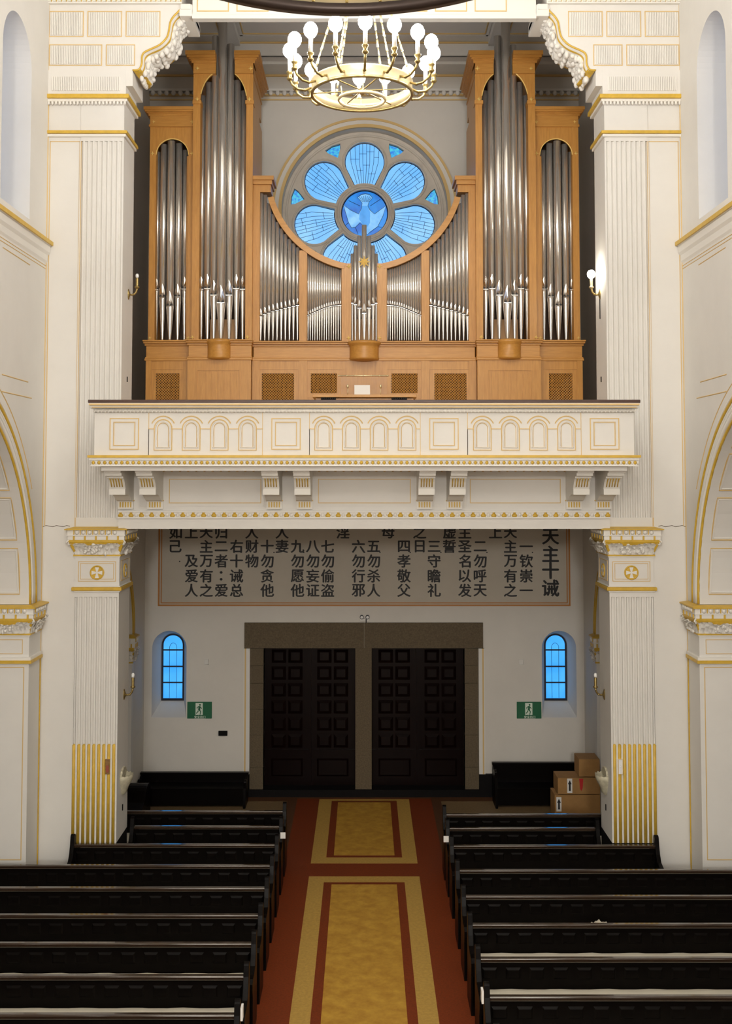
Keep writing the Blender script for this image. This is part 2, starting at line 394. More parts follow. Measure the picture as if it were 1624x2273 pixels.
# ------------------------------------------------------------------ doors, stone surround, skirting
for idx, (a, b) in enumerate(DOORS):
    d = thing('door_%d' % (idx + 1), ((a + b) / 2, BW + 0.3, 0.14), kind='structure')
    y0 = BW + 0.26; mid = (a + b) / 2
    for (p, q) in ((a, mid - 0.004), (mid + 0.004, b)):
        m = MB(); m.box(p, q, y0, y0 + 0.06, 0.14, DT)
        wd_ = q - p
        for r in range(6):
            zt = DT - 0.2 - r * 0.365
            for c in range(2):
                x0 = p + 0.13 + c * (wd_ - 0.26) / 2 + 0.02; x1 = x0 + (wd_ - 0.26) / 2 - 0.05
                z1, z0 = zt, zt - 0.29
                vs_ = [(x0, y0, z0), (x1, y0, z0), (x1, y0, z1), (x0, y0, z1), (x0 + .06, y0 - .035, z0 + .06), (x1 - .06, y0 - .035, z0 + .06), (x1 - .06, y0 - .035, z1 - .06), (x0 + .06, y0 - .035, z1 - .06)]
                m.add(vs_, [(0, 1, 5, 4), (1, 2, 6, 5), (2, 3, 7, 6), (3, 0, 4, 7), (4, 5, 6, 7)])
        x0, x1, z0, z1 = p + 0.15, q - 0.15, 0.34, 0.72
        m.add([(x0, y0, z0), (x1, y0, z0), (x1, y0, z1), (x0, y0, z1), (x0 + .04, y0 - .035, z0 + .04), (x1 - .04, y0 - .035, z0 + .04), (x1 - .04, y0 - .035, z1 - .03), (x0 + .04, y0 - .035, z1 - .03)],
              [(0, 1, 5, 4), (1, 2, 6, 5), (2, 3, 7, 6), (3, 0, 4, 7), (4, 5, 6, 7)])
        lf = m.build('door_leaf', DOORW, d)
    m = MB(); m.box(mid - 0.03, mid + 0.03, y0 - 0.03, y0, 0.14, DT); m.box(a, b, y0 - .02, y0, 0.92, 0.75)
    m.build('cover_strip', DOORW, d)
m = MB()
xl, xr = xat(545, BW), xat(1069, BW)
def stones(x0, x1, z0, z1, dy): m.box(x0, x1, BW - dy, BW + 0.25, z0, z1)
m.box(xl, 0.0 - .0015, BW - 0.06, BW + 0.02, DT - 0.12, 3.69); m.box(0.0015, xr, BW - 0.06, BW + 0.02, DT - 0.12, 3.69)
m.box(DOORS[0][0] - 0.02, DOORS[0][1] + 0.02, BW - .055, BW + .26, DT, DT + .1); m.box(DOORS[1][0] - 0.02, DOORS[1][1] + 0.02, BW - .055, BW + .26, DT, DT + .1)
for (x0, x1) in ((-2.46, -2.17), (2.165, 2.46)):
    zz = [0.0, 0.62, 1.3, 1.85, 2.4, 2.78, DT - 0.125]
    for k in range(6): m.box(x0, x1, BW - 0.045, BW + 0.25, zz[k], zz[k + 1] - 0.006)
m.box(-0.19, 0.16, BW - 0.045, BW + 0.25, 0, DT - 0.125)
struct(m.build('trim_doorway', STONE))
m = MB()
for s in (-1, 1):
    m.box(s * 2.465, s * 2.6, BW - 0.05, BW, 0.47, DT - 0.13, 0)
    m.box(s * 2.545, s * 2.575, BW - 0.056, BW, 0.47, DT - 0.13, 1)
struct(m.build('trim_jamb', [PLASTER, GOLDL]))
m = MB()
m.box(-XL, -2.465, BW - 0.10, BW, 0, 0.47); m.box(2.465, XL, BW - 0.10, BW, 0, 0.47); m.box(-2.465, 2.465, BW - 0.10, BW + 0.32, 0, 0.15)
struct(m.build('baseboard_back', BLACK))

# ------------------------------------------------------------------ inscription
ip = thing('inscription_panel', (0, BW, 4.05), 'long framed wall panel with columns of black Chinese characters above the doors', 'sign')
x0, x1 = xat(354, BW), xat(1262, BW); zb = zat(1345, BW)
m = MB(); m.box(x0, x1, BW - 0.02, BW - 0.001, zb, 6.35); m.build('ground', PANELW, ip)
m = MB()
for wd_, d in ((0.032, 0.0), (0.02, 0.06)):
    m.frame(x0 + d, x1 - d, zb + d, 6.35 - d, BW - 0.02, wd_, 0.012)
m.build('frame', ENDGOLD, ip)
cols = [(390, 1, '如己'), (425, 0, '上　及爱人'), (458, 0, '天主万有之'), (491, 0, '归二者：爱'), (525, 1, '右十诫总'), (559, 0, '人财物'), (593, 1, '十勿贪他'),
        (626, 0, '人妻'), (660, 1, '九勿愿他'), (694, 1, '八勿妄证'), (727, 1, '七勿偷盗'), (761, 0, '淫'), (795, 1, '六勿行邪'), (829, 1, '五勿杀人'),
        (861, 0, '母'), (896, 1, '四孝敬父'), (931, 0, '之日'), (963, 1, '三守瞻礼'), (997, 0, '虚誓'), (1031, 0, '主圣名以发'), (1065, 1, '二勿呼天'),
        (1099, 0, '上'), (1132, 0, '天主万有之'), (1167, 1, '一钦崇一')]
cols[0] = (390, 0, '如己')
rows = [1181, 1212.5, 1245, 1278, 1310]
m = MB()
ly = BW - 0.021
for cx, r0, t in cols:
    for k, ch in enumerate(t):
        if ch == '　': continue
        X, Z = at(cx, rows[r0 + k], BW)
        text_into(m, ch, X, ly, Z, 0.30, 0.028)
for k, ch in enumerate('天主十诫'):
    X, Z = at(1221, (1191, 1229, 1266, 1305)[k], BW); text_into(m, ch, X, ly, Z, 0.385, 0.03)
for cx, cy in ((399, 1246), (608, 1226), (674, 1226), (708, 1226), (809, 1226), (843, 1226), (910, 1226), (978, 1226), (1080, 1226), (1181, 1226)):
    X, Z = at(cx, cy, BW); m.prism(circ(X, Z, 0.016, n=8), ly - .004, ly - .002, 'xz')
m.build('lettering', INK, ip)

# ------------------------------------------------------------------ exit signs
for s, u in ((-1, 443), (1, 1173.5)):
    X, Z = at(u, 1576, BW)
    e = thing('exit_sign', (X, BW, Z - 0.18), ('green running-man exit sign beside the left small window' if s < 0 else 'green running-man exit sign beside the right small window'), 'sign', 'green exit signs')
    m = MB(); m.box(X - .265, X + .265, BW - .025, BW - .002, Z - .178, Z + .178); m.build('board', GREEN, e, 0.006)
    m = MB(); yb = BW - .027
    m.box(X - .085, X + .07, yb, yb + .002, Z - .1, Z + .155)
    m.build('white_field', SIGNW, e)
    m = MB(); f = lambda pts: m.prism([(X + s * -1 * p[0] if False else X + p[0], Z + p[1]) for p in pts], yb - .003, yb - .001, 'xz')
    m.prism(circ(X + .01, Z + .115, .02, n=12), yb - .003, yb - .001, 'xz')
    f([(-.02, .09), (.02, .09), (.015, .0), (-.03, .0)])
    f([(.015, .085), (.055, .04), (.045, .03), (.01, .06)]); f([(-.02, .09), (-.06, .06), (-.055, .02), (-.043, .02), (-.045, .05), (-.015, .07)])
    f([(.012, .01), (.035, -.03), (.02, -.095), (.005, -.095), (.015, -.03), (-.015, .0)]); f([(-.03, .01), (-.02, -.03), (-.065, -.075), (-.075, -.06), (-.045, -.03)])
    m.build('running_man', GREEN, e)
    m = MB(); text_into(m, '安全出口', X + .01, BW - .026, Z - .142, 0.062, 0.02); m.build('lettering', SIGNW, e)

# emergency light, small wall plates
X, Z = at(809, 1371, BW)
el = thing('emergency_light', (X, BW, Z - .08), 'small twin-headed emergency light on the wall above the doors', 'lamp')
m = MB(); m.box(X - .1, X + .1, BW - .07, BW - .002, Z - .06, Z - .015); m.box(X + .02, X + .045, BW - .075, BW - .07, Z - .1, Z - .02, 1); m.build('body', [PAPER, INK], el, .004)
for s in (-1, 1):
    m = MB(); m.prism(circ(X + s * .062, Z + .02, .042, n=16), BW - .1, BW - .02, 'xz', 0)
    m.prism(circ(X + s * .062, Z + .02, .03, n=16), BW - .104, BW - .1, 'xz', 1); m.build('lamp_head', [IRON, BULBOFF], el)
X, Z = at(495, 1627, BW)
m = MB(); m.box(X - .095, X + .095, BW - .05, BW - .002, Z - .05, Z + .05); m.box(X - .075, X + .075, BW - .056, BW - .05, Z - .03, Z + .03)
tag(m.build('wall_box', BLACK), 'small black box on the wall between the green sign and the left door', 'box')
for u, v, lab in ((458, 1469, 'small pale plate on the wall above the left exit sign'), (1156, 1469, 'small pale plate on the wall above the right exit sign')):
    X, Z = at(u, v, BW); m = MB(); m.box(X - .05, X + .05, BW - .02, BW - .002, Z - .06, Z + .06); m.frame(X - .05, X + .05, Z - .06, Z + .06, BW - .02, .01, .006)
    tag(m.build('wall_plate', PLASTER, bevel=.003), lab, 'plate', 'pale wall plates')

# ------------------------------------------------------------------ side walls of porch and loft
AY, AR, AZ = 20.35, 1.85, 3.62       # side arches of the porch
for s, nm in ((-1, 'wall_porch_left'), (1, 'wall_porch_right')):
    m = MB()
    hole = [(AY - AR, 0.02), (AY + AR + .14, 0.02), (AY + AR + .14, AZ)] + circ(AY, AZ, AR, 0, PI, 24, True)
    m.prism([[(PB - 0.1, 0), (BW + 0.1, 0), (BW + 0.1, 17), (PB - 0.1, 17)], hole], s * XL, s * (XL + 0.5), 'yz')
    m.box(s * (XL + .95), s * (XL + 1.0), PB, BW, 0, 6.5)
    struct(m.build(nm, WALLP))
    m = MB()
    for r, wd_ in ((AR + 0.02, .05), (AR + .16, .03)):
        m.tube([(s * (XL - .005), AY + r * cos(a), AZ + r * sin(a)) for a in [PI * k / 24 for k in range(25)]], wd_ / 2, 6)
    struct(m.build('trim_porch_arch', GOLD))

def leaf(mb, base, out, side, wdt, h, curl, mi=0):
    out = Vector(out); side = Vector(side); up = Vector((0, 0, 1)); base = Vector(base); vs_ = []; nt, nw = 8, 5
    for i in range(nt):
        t = i / (nt - 1); ww = wdt * (0.55 + 0.45 * sin(PI * min(1, t * 1.05))) * (1 + 0.18 * sin(t * 19)) * (1 if t < .8 else (1 - (t - .8) * 3.6))
        zz = h * (t if t < .85 else .85 + (t - .85) * .2 - (t - .85) ** 2 * 4); oo = curl * (t ** 2.2) + 0.006
        for j in range(nw):
            q = -1 + 2 * j / (nw - 1)
            vs_.append(base + up * zz + out * (oo - abs(q) ** 1.5 * .010 + (0.008 if q == 0 else 0)) + side * (q * ww / 2))
    mb.add(vs_, [(i * nw + j, i * nw + j + 1, (i + 1) * nw + j + 1, (i + 1) * nw + j) for i in range(nt - 1) for j in range(nw - 1)], mi, True)
def capital(mb, xa, xb, ya, yb, z0, z1, ov=0.13, W_=0, G_=1, faces='fio'):
    """gilded leaf capital on a rectangular shaft: materials white and gold"""
    H = z1 - z0; f = lambda t: z0 + H * t
    def rect(o, za, zb, mi): mb.box(xa - o, xb + o, ya - o, yb + o, za, zb, mi)
    rect(.018, f(0), f(.045), W_); rect(.03, f(.04), f(.09), G_)
    # bell
    o0, o1 = .005, ov * .66
    vs_ = [(xa - o0, ya - o0, f(.09)), (xb + o0, ya - o0, f(.09)), (xb + o0, yb + o0, f(.09)), (xa - o0, yb + o0, f(.09)),
           (xa - o1, ya - o1, f(.52)), (xb + o1, ya - o1, f(.52)), (xb + o1, yb + o1, f(.52)), (xa - o1, yb + o1, f(.52))]
    mb.add(vs_, [(0, 1, 5, 4), (1, 2, 6, 5), (2, 3, 7, 6), (3, 0, 4, 7)], G_)
    rect(ov * .66, f(.52), f(.58), G_); rect(ov * .68, f(.58), f(.71), W_); rect(ov * .8, f(.71), f(.735), W_)
    rect(ov * .72, f(.735), f(.90), W_)
    vs_ = [(xa - ov, ya - ov, f(.90)), (xb + ov, ya - ov, f(.90)), (xb + ov, yb + ov, f(.90)), (xa - ov, yb + ov, f(.90)), (xa - ov, ya - ov, f(.935)), (xb + ov, ya - ov, f(.935)), (xb + ov, yb + ov, f(.935)), (xa - ov, yb + ov, f(.935)),
           (xa - .02, ya - .02, f(1)), (xb + .02, ya - .02, f(1)), (xb + .02, yb + .02, f(1)), (xa - .02, yb + .02, f(1))]
    mb.add(vs_, [(3, 2, 1, 0), (8, 9, 10, 11)] + [(i, (i + 1) % 4, (i + 1) % 4 + 4, i + 4) for i in range(4)] + [(i + 4, (i + 1) % 4 + 4, (i + 1) % 4 + 8, i + 8) for i in range(4)], G_)
    hl = f(.50) - f(.09)
    def along(p, q, out):
        p = Vector(p); q = Vector(q); L = (q - p).length; sd = (q - p).normalized(); o = Vector(out)
        n = max(2, round(L / .10))
        for i in range(n):    # eggs
            c = p + sd * (L * (i + .5) / n) + o * ov * .78; c.z = f(.82)
            g = p + sd * (L * i / n) + o * ov * .76; g.z = 0; mb.box(g.x - .007, g.x + .007, g.y - .007, g.y + .007, f(.75), f(.90), G_)
            mb.ball(c, .036 if abs(sd.x) > .5 else .03, .036 if abs(sd.y) > .5 else .03, H * .075, 8, 5, W_)
        n2 = max(2, round(L / .19))
        for i in range(n2 + 1):
            c = p + sd * (L * i / n2) + o * ov * .69
            e = Vector((.010, .010, 0)); mb.box(c.x - .014, c.x + .014, c.y - .014, c.y + .014, f(.575), f(.705), G_)
        # centre foliage and corner fans
        nl = max(3, round(L / .085))
        for i in range(nl):
            t = (i + .5) / nl; c = p + sd * (L * t); c.z = f(.09)
            mid = 1 - abs(2 * t - 1)
            leaf(mb, c + o * (.02 + .03 * mid), o, sd, L / nl * 1.7, hl * (.85 + .2 * random.random() if .2 < t < .8 else 1.1), ov * (.75 + .3 * random.random()), W_)
        for i in range(max(7, int(L / .028))):
            t = random.uniform(.24, .76); mid = 1 - abs(2 * t - 1) ** 2; hh = random.uniform(.05, .8) * mid
            c = p + sd * (L * t) + o * (.03 + ov * .55 * (.35 + hh * .7)); c.z = f(.10) + hl * hh
            mb.ball(c, .020 + .014 * random.random(), .020 + .014 * random.random(), .022 + .016 * random.random(), 7, 5, W_)
        for i in range(nl + 3):
            t = (i + .5) / (nl + 3); c = p + sd * (L * t); c.z = f(.12) + hl * random.random() * .35
            leaf(mb, c + o * (.055), o, sd, .07, hl * .45, ov * .55, W_)
    along((xa, ya, 0), (xb, ya, 0), (0, -1, 0)); along((xa, ya, 0), (xa, yb, 0), (-1, 0, 0)); along((xb, ya, 0), (xb, yb, 0), (1, 0, 0))
    for cx, cy, dx, dy in ((xa, ya, -1, -1), (xb, ya, 1, -1), (xa, yb, -1, 1), (xb, yb, 1, 1)):   # corner volutes
        d = Vector((dx, dy, 0)).normalized(); sd = Vector((-d.y, d.x, 0))
        leaf(mb, (cx, cy, f(.09)), d, sd, .11, hl * 1.05, ov * .95, W_)
        c0 = Vector((cx, cy, f(.47))) + d * ov * .8
        mb.tube([c0 + (d * cos(a) + Vector((0, 0, 1)) * sin(a)) * (.052 - .006 * a) for a in [k * PI / 5 for k in range(13)]], .014, 6, W_)

for s, lab in ((-1, 'small gilded capital on the wall pier by the left exit sign side of the porch'), (1, 'small gilded capital on the wall pier at the right side of the porch')):
    pc = thing('porch_pier', (s * (XL + .25), AY + AR, 0), ('slim cream pier with gilded capital behind the left striped pillar' if s < 0 else 'slim cream pier with gilded capital behind the right striped pillar, near the boxes'), 'pier', 'slim porch piers')
    xa, xb = sorted((s * (XL - .004), s * (XL + .49)))
    m = MB(); m.box(xa, xb, AY + AR - .06, AY + AR + .12, 0.0, 3.02); m.build('shaft', PLASTER, pc)
    m = MB(); capital(m, xa, xb, AY + AR - .06, AY + AR + .12, 3.02, AZ, .10); m.build('capital', [WHITE, GOLD], pc)

# loft ceiling and cornices
m = MB(); m.box(-XL - .4, XL + .4, PB - .2, BW + .5, 16.12, 16.5, 0)
CE = 16.12
for (a, b) in ((-4.6, -2.95), (-2.6, 2.6), (2.95, 4.6)):
    m.box(a, b, 18.6, 18.75, CE - .08, CE, 0)
    for yy0, yy1 in ((19.0, 20.4), (20.8, 22.1)):
        for k, (wd_, mi, d) in enumerate(((.05, 0, .0), (.02, 1, .06))):
            aa, bb, y0, y1 = a + d, b - d, yy0 + d, yy1 - d; zz = CE - .03 + k * .01
            m.box(aa, bb, y0, y0 + wd_, zz, CE, mi); m.box(aa, bb, y1 - wd_, y1, zz, CE, mi); m.box(aa, aa + wd_, y0, y1, zz, CE, mi); m.box(bb - wd_, bb, y0, y1, zz, CE, mi)
m.box(-XL, XL, 20.42, 20.78, CE - .1, CE, 0)
for s in (-1, 1): m.box(s * 2.64, s * 2.91, PB, 22.4, CE - .12, CE, 0)
struct(m.build('ceiling_loft', [PLASTER, GOLDL]))
m = MB()
m.box(-XL, XL, 22.46, BW, 15.80, CE, 0); m.box(-XL, XL, 22.44, 22.47, CE - .045, CE - .01, 1); m.box(-XL, XL, 22.40, 22.5, 15.80, 15.86, 0)
m.box(-XL, XL, 22.75, BW, 15.74, 15.80, 0)
m.box(-XL, XL, BW - .05, BW, 15.70, 15.75, 1); m.box(-XL, XL, BW - .12, BW, 15.35, 15.40, 0)
for k in range(62):
    x = -XL + .08 + k * (2 * XL - .16) / 61; m.ball((x, BW - .09, 15.31), .055, .05, .06, 8, 5, 0)
m.box(-XL, XL, BW - .06, BW, 15.26, 15.30, 1); m.box(-XL, XL, BW - .03, BW, 15.17, 15.19, 1)
struct(m.build('trim_loft_cornice', [PLASTER, GOLDL]))

# ------------------------------------------------------------------ nave side walls with arches, niches, cornice
NY, NR, NZ = 13.93, 3.16, 4.87     # last nave arch: centre, radius, springing
for s, nm in ((-1, 'wall_left'), (1, 'wall_right')):
    def arch(yc): return [(yc - NR, 0.02), (yc + NR, 0.02)] + circ(yc, NZ, NR, 0, PI, 40, True)
    def niche(yc): return archloop(yc, 0.68, 10.95, 13.28, 24)
    m = MB()
    last = [(NY - NR, 0.02), (PF + .03, 0.02), (PF + .03, NZ)] + circ(NY, NZ, NR, 0, PI, 40, True)
    loops = [[(-18, 0), (PF + .8, 0), (PF + .8, 19.5), (-18, 19.5)], last, arch(NY - 7.9), arch(NY - 15.8), arch(NY - 23.7), niche(16.1), niche(12.9), niche(8.2), niche(5)]
    m.prism(loops, s * XO, s * (XO + .95), 'yz')
    struct(m.build(nm, PLASTER))
    m = MB(); m.box(s * 8.5, s * 8.6, -18, PB + 5, 0, 9.2); m.box(s * (XO + .3), s * 8.6, -18, PB + 5, 9.1, 9.2); m.box(s * (XO + .3), s * 8.6, PB + .3, PB + .5, 0, 9.1)
    struct(m.build('wall_aisle_' + ('left' if s < 0 else 'right'), WALLP))
    # archivolt mouldings
    m = MB()
    def arc(r, mi, rad, off=0.0, yc=NY):
        m.tube([(s * (XO - off), yc + r * cos(a), NZ + r * sin(a)) for a in [PI * k / 56 for k in range(57)]], rad, 6, mi)
    for yc in (NY, NY - 7.9):
        arc(NR + .015, 1, .022, .0, yc); arc(NR + .09, 0, .035, .0, yc); arc(NR + .165, 0, .028, .0, yc); arc(NR + .225, 0, .02, .0, yc); arc(NR + .28, 1, .022, .01, yc)
        arc(NR + .34, 0, .018, .0, yc)
        m.tube([(s * XO, yc + (NR + .5) * cos(a), NZ + (NR + .5) * sin(a)) for a in [.52 + (PI - 1.04) * k / 40 for k in range(41)]], .010, 4, 2)
    struct(m.build('trim_arch_' + ('left' if s < 0 else 'right'), [WHITE, GOLD, GOLDL]))
    # coffers on the arch underside
    m = MB()
    for k in range(11):
        a0 = .05 + k * .28; a1 = a0 + .235
        for d, mi in ((0, 1), (.03, 0)):
            X0, X1 = XO + .16 + d, XO + .9 - d; aa0, aa1 = a0 + d / NR, a1 - d / NR; r = NR - .004
            pts = [(s * X0, NY + r * cos(aa0 + (aa1 - aa0) * i / 6), NZ + r * sin(aa0 + (aa1 - aa0) * i / 6)) for i in range(7)] + \
                  [(s * X1, NY + r * cos(aa1 - (aa1 - aa0) * i / 6), NZ + r * sin(aa1 - (aa1 - aa0) * i / 6)) for i in range(7)]
            m.tube(pts, .010, 5, mi, True)
    struct(m.build('trim_soffit_' + ('left' if s < 0 else 'right'), [WHITE, GOLDL]))
    # cornice under the clerestory, and panel lines
    m = MB()
    z1 = 10.80
    prof = [(0, z1 - .38), (.02, z1 - .34), (.03, z1 - .25), (.06, z1 - .2), (.07, z1 - .09), (.10, z1 - .08), (0, z1 - .08)]
    m.prism([(s * (XO - a), b) for a, b in prof], -18, PF, 'xz', 0)
    m.prism([(s * XO, z1 - .085), (s * (XO - .115), z1 - .085), (s * (XO - .115), z1 - .02), (s * (XO - .05), z1), (s * XO, z1)], -18, PF - .002, 'xz', 1)
    for dz in (.42, .47): m.tube([(s * XO, -18, z1 - dz), (s * XO, PF, z1 - dz)], .008, 4, 2)
    def yz_line(pts, r=.010, mi=2): m.tube([(s * XO, a, b) for a, b in pts], r, 4, mi)
    def py(u, v):       # point of the left side wall seen at a photo pixel
        Y = 14.0
        for _ in range(30):
            X, Z = at(u, v, Y); Y *= XO / abs(X)
        return Y, at(u, v, Y)[1]
    yz_line([py(66, 588), py(6, 549)]); yz_line([py(62, 848), py(4, 831)]); yz_line([py(70, 884), py(4, 869)])
    m.tube([(s * XO, PF - .012, 0.6), (s * XO, PF - .012, 15)], .012, 4, 2)
    struct(m.build('trim_cornice_' + ('left' if s < 0 else 'right'), [WHITE, GOLD, GOLDL]))
    # windows at the back of the niches
    for n_, yc in enumerate((16.1, 12.9, 8.2, 5)):
        wd = thing('window_%d' % (4 + n_ + (0 if s < 0 else 4)), (s * (XO + .9), yc, 10.9), kind='structure')
        m = MB(); m.prism(archloop(yc, 0.66, 10.97, 13.27), s * (XO + .90), s * (XO + .93), 'yz'); m.build('pane', GSIDE, wd)
        m = MB(); m.prism([archloop(yc, 0.68, 10.95, 13.28), archloop(yc, 0.6, 11.03, 13.28)], s * (XO + .86), s * (XO + .94), 'yz')
        for z in (11.8, 12.6): m.box(s * (XO + .88), s * (XO + .9), yc - .6, yc + .6, z - .015, z + .015)
        m.build('frame', IRON, wd)

# piers of the nave arch (the jamb that faces the camera)
for s in (-1, 1):
    JY = NY + NR
    pc = thing('arcade_pier', (s * (XO + .4), JY + .3, 0), ('gilded arcade capital and pier at the left edge under the left side arch' if s < 0 else 'gilded arcade capital and pier at the right edge under the right side arch'), 'pier', 'arcade piers at the sides')
    xa, xb = sorted((s * (XO - .004), s * (XO + .94)))
    zc0, zc1 = zat(1412, JY), zat(1345, JY)
    m = MB(); m.box(xa, xb, JY - .012, PF - .003, 0, zc0); m.frame(xa + .07, xb - .07, 0.9, zat(1480, JY), JY - .012, .014, .004, 1)
    m.frame(xa + .10, xb - .10, zat(1460, JY) + .06, zc0 - .05, JY - .012, .010, .004, 1)
    m.tube([(s * (XO - .012), PF - .05, .2), (s * (XO - .012), PF - .05, zat(1475, JY))], .010, 4, 2)
    m.build('shaft', [PLASTER, GOLDL, GOLD], pc)
    m = MB()
    m.box(xa - .05, xb + .05, JY - .06, PF - .06, zat(1472, JY), zat(1465, JY), 0); m.box(xa, xb, JY, PF - .003, zc0, NZ - .005, 1); m.box(xa - .035, xb + .035, JY - .045, PF - .06, zat(1465, JY), zat(1458, JY), 1)
    m.build('neck_moulding', [GOLD, WHITE], pc)
    m = MB(); capital(m, xa, xb, JY - .012, PF - .1, zc0, zc1 + .02, .12); m.build('capital', [WHITE, GOLD], pc)

# ------------------------------------------------------------------ the two big fluted pillars
def fluted(x0, x1, y, n, pitch, first, gw, gd, yb):
    """cross section of a fluted front between x0 and x1 (x grows); list of (x, y)"""
    pts = [(x0, yb), (x0, y)]
    for k in range(n):
        c = first + k * pitch
        pts += [(c - gw / 2 + gw * i / 6, y + gd * sin(PI * i / 6)) for i in range(7)]
    return pts + [(x1, y), (x1, yb)]
for s in (-1, 1):
    side = 'left' if s < 0 else 'right'
    pr = thing('fluted_pillar', (s * 4.6, PF + .4, 0), 'tall cream fluted pillar left of the gallery, yellow stripes at its foot' if s < 0 else 'tall cream fluted pillar right of the gallery, yellow stripes at its foot, boxes beside it', 'pillar', 'fluted pillars carrying the gallery')
    pitch = .0815; first = XI + .055; n = 9
    secL = [(s * x, y) for x, y in fluted(XI, XF, PF, n, pitch, first, .056, .034, PB)]
    flat = [(s * XI, PF), (s * XF, PF), (s * XF, PB), (s * XI, PB)]
    m = MB()
    m.prism(secL, 0.95, zp(1325), 'xy'); m.prism(flat, zp(1325), zp(1236), 'xy'); m.prism(flat, zp(1236), zp(1149), 'xy')
    m.build('lower_shaft', PLASTER, pr)
    m = MB()
    for k in range(n):
        c = s * (first + k * pitch)
        m.lathe((c, PF + .012, 0), [(.027, .95), (.027, zp(1654)), (.001, zp(1654) + .02)], 10, 0)
    m.build('cabled_fluting', GOLD, pr)
    m = MB(); m.box(s * XI, s * XF, PF, PB, 0, .95); m.build('foot', BLACK, pr)
    m = MB(); m.prism(flat, zp(1149), zp(1300) * 0 + zp(1149) + .001, 'xy'); m.bm.free()
    # outer blank face
    m = MB(); m.box(s * XF, s * (XO + .02), PF + .015, PB, 0, zp(12)); 
    m.build('outer_face', PLASTER, pr)
    m = MB(); m.box(s * XF - .006, s * XF + .008, PF + .004, PF + .02, zp(1168), zp(313), 0)
    xa, xb = sorted((s * (XF + .012), s * (XO - .03)))
    for a, b, c, d in ((xa, xa + .012, zp(1168), zp(313)), (xb - .012, xb, zp(1168), zp(313)), (xa, xb, zp(313) - .012, zp(313))): m.box(a, b, PF + .009, PF + .016, c, d, 0)
    m.build('gold_lines', GOLDL, pr)
    m = MB(); m.tube([(s * (XF + .1 + (XO - XF - .1) * k / 8), PF + .014, zp(1168) + .012 * sin(k * 2.1)) for k in range(9)], .005, 4); m.build('crack', STONE, pr)
    # necking moulding, frieze block, capital
    xa, xb = sorted((s * XI, s * XF))
    m = MB(); z0, z1 = zp(1311), zp(1303)
    m.box(xa - .05, xb + .05, PF - .05, PB + .05, z0, z1, 0); m.box(xa - .03, xb + .03, PF - .03, PB + .03, z1, z1 + .02, 1); m.box(xa - .02, xb + .02, PF - .02, PB, z0 - .03, z0, 1)
    m.build('neck_moulding', [GOLD, WHITE], pr, .012)
    m = MB(); m.box(xa - .006, xb + .006, PF - .006, PB + .006, z1 + .02, zp(1236), 0)
    m.frame(xa + .05, xb - .05, z1 + .09, zp(1246), PF - .006, .010, .006, 1); m.frame(xa + .085, xb - .085, z1 + .125, zp(1250), PF - .006, .008, .006, 1)
    xs = s * (XI - .006)
    zA, zB = z1 + .09, zp(1246)
    m.tube([(xs, PF + .1, zA), (xs, PB - .1, zA), (xs, PB - .1, zB), (xs, PF + .1, zB)], .008, 4, 1, True)
    fb = m.build('frieze_block', [PLASTER, GOLDL], pr)
    m = MB(); cx, cz = s * (XI + XF) / 2, zp(1271)
    def medal(conv):
        m.add([conv(*p) for p in circ(0, 0, .108, n=28)], [tuple(range(28))], 0)
        rim = circ(0, 0, .108, n=28); m.tube([conv(*p) for p in rim], .012, 6, 0, True)
        for k in range(4):
            a = k * PI / 2; q = [(.013, .012), (.088, .034), (.088, -.034), (.013, -.012)]
            pts = [(x * cos(a) - y * sin(a), x * sin(a) + y * cos(a)) for x, y in q]
            m.add([conv(p[0], p[1], .012) for p in pts], [(0, 1, 2, 3)], 1); 
            m.add([conv(p[0], p[1], .012) for p in pts] + [conv(p[0], p[1], .0) for p in pts], [(i, (i + 1) % 4, (i + 1) % 4 + 4, i + 4) for i in range(4)], 1)
        m.add([conv(x, y, .012) for x, y in ((-.014, -.014), (.014, -.014), (.014, .014), (-.014, .014))], [(0, 1, 2, 3)], 1)
    medal(lambda a, b, d=.004: (cx + a, PF - .008 - d, cz + b))
    medal(lambda a, b, d=.004: (s * (XI - .008 - d), (PF + PB) / 2 + a, cz + b))
    m.build('cross_medallion', [GOLD, WHITE], fb)
    m = MB(); capital(m, xa, xb, PF, PB, zp(1237), zp(1169), .15); m.build('capital', [WHITE, GOLD], pr)
    # upper shaft
    m = MB()
    secU = [(s * x, y) for x, y in fluted(XI, XF, PF, n, pitch, first, .056, .034, PB)]
    m.prism(secU, zp(1149), zp(313), 'xy'); m.prism(flat, zp(313), zp(192), 'xy')
    m.build('upper_shaft', PLASTER, pr)
    # gold string mouldings over the whole face
    xo = s * (XO + .02); xa2, xb2 = sorted((s * XI, xo))
    for (v0, v1, ov) in ((298, 291, .06), (221, 212, .09)):
        m = MB(); ex = [s * (XI - ov), s * (XO + .02)]; m.box(min(ex), max(ex), PF - ov, PB + ov, zp(v0), zp(v1), 0)
        ex = [s * (XI - ov * .6), s * (XO + .02)]; m.box(min(ex), max(ex), PF - ov * .6, PB + ov * .6, zp(v0) - .05, zp(v0), 1)
        if v0 == 221:
            for k in range(22):
                m.ball((s * (XI - .02 + k * .0605), PF - ov * .62, zp(v0) - .075), .022, .022, .035, 8, 5, 1)
        m.build('string_moulding', [GOLD, WHITE], pr, .01)
    # upper courses with ribbed panels
    m = MB()
    m.box(s * (XI - .03), s * (XO + .02), PF - .03, PB, zp(212), zp(157), 0)
    # S-shaped front plate that steps out to carry the arch
    Sf = [(295, 192), (295, 157), (310, 157), (316, 142), (315, 127), (319, 118), (333, 111), (355, 102), (372, 85), (376, 67), (378, 49), (387, 36), (399, 25), (405, 14), (418, 12)]
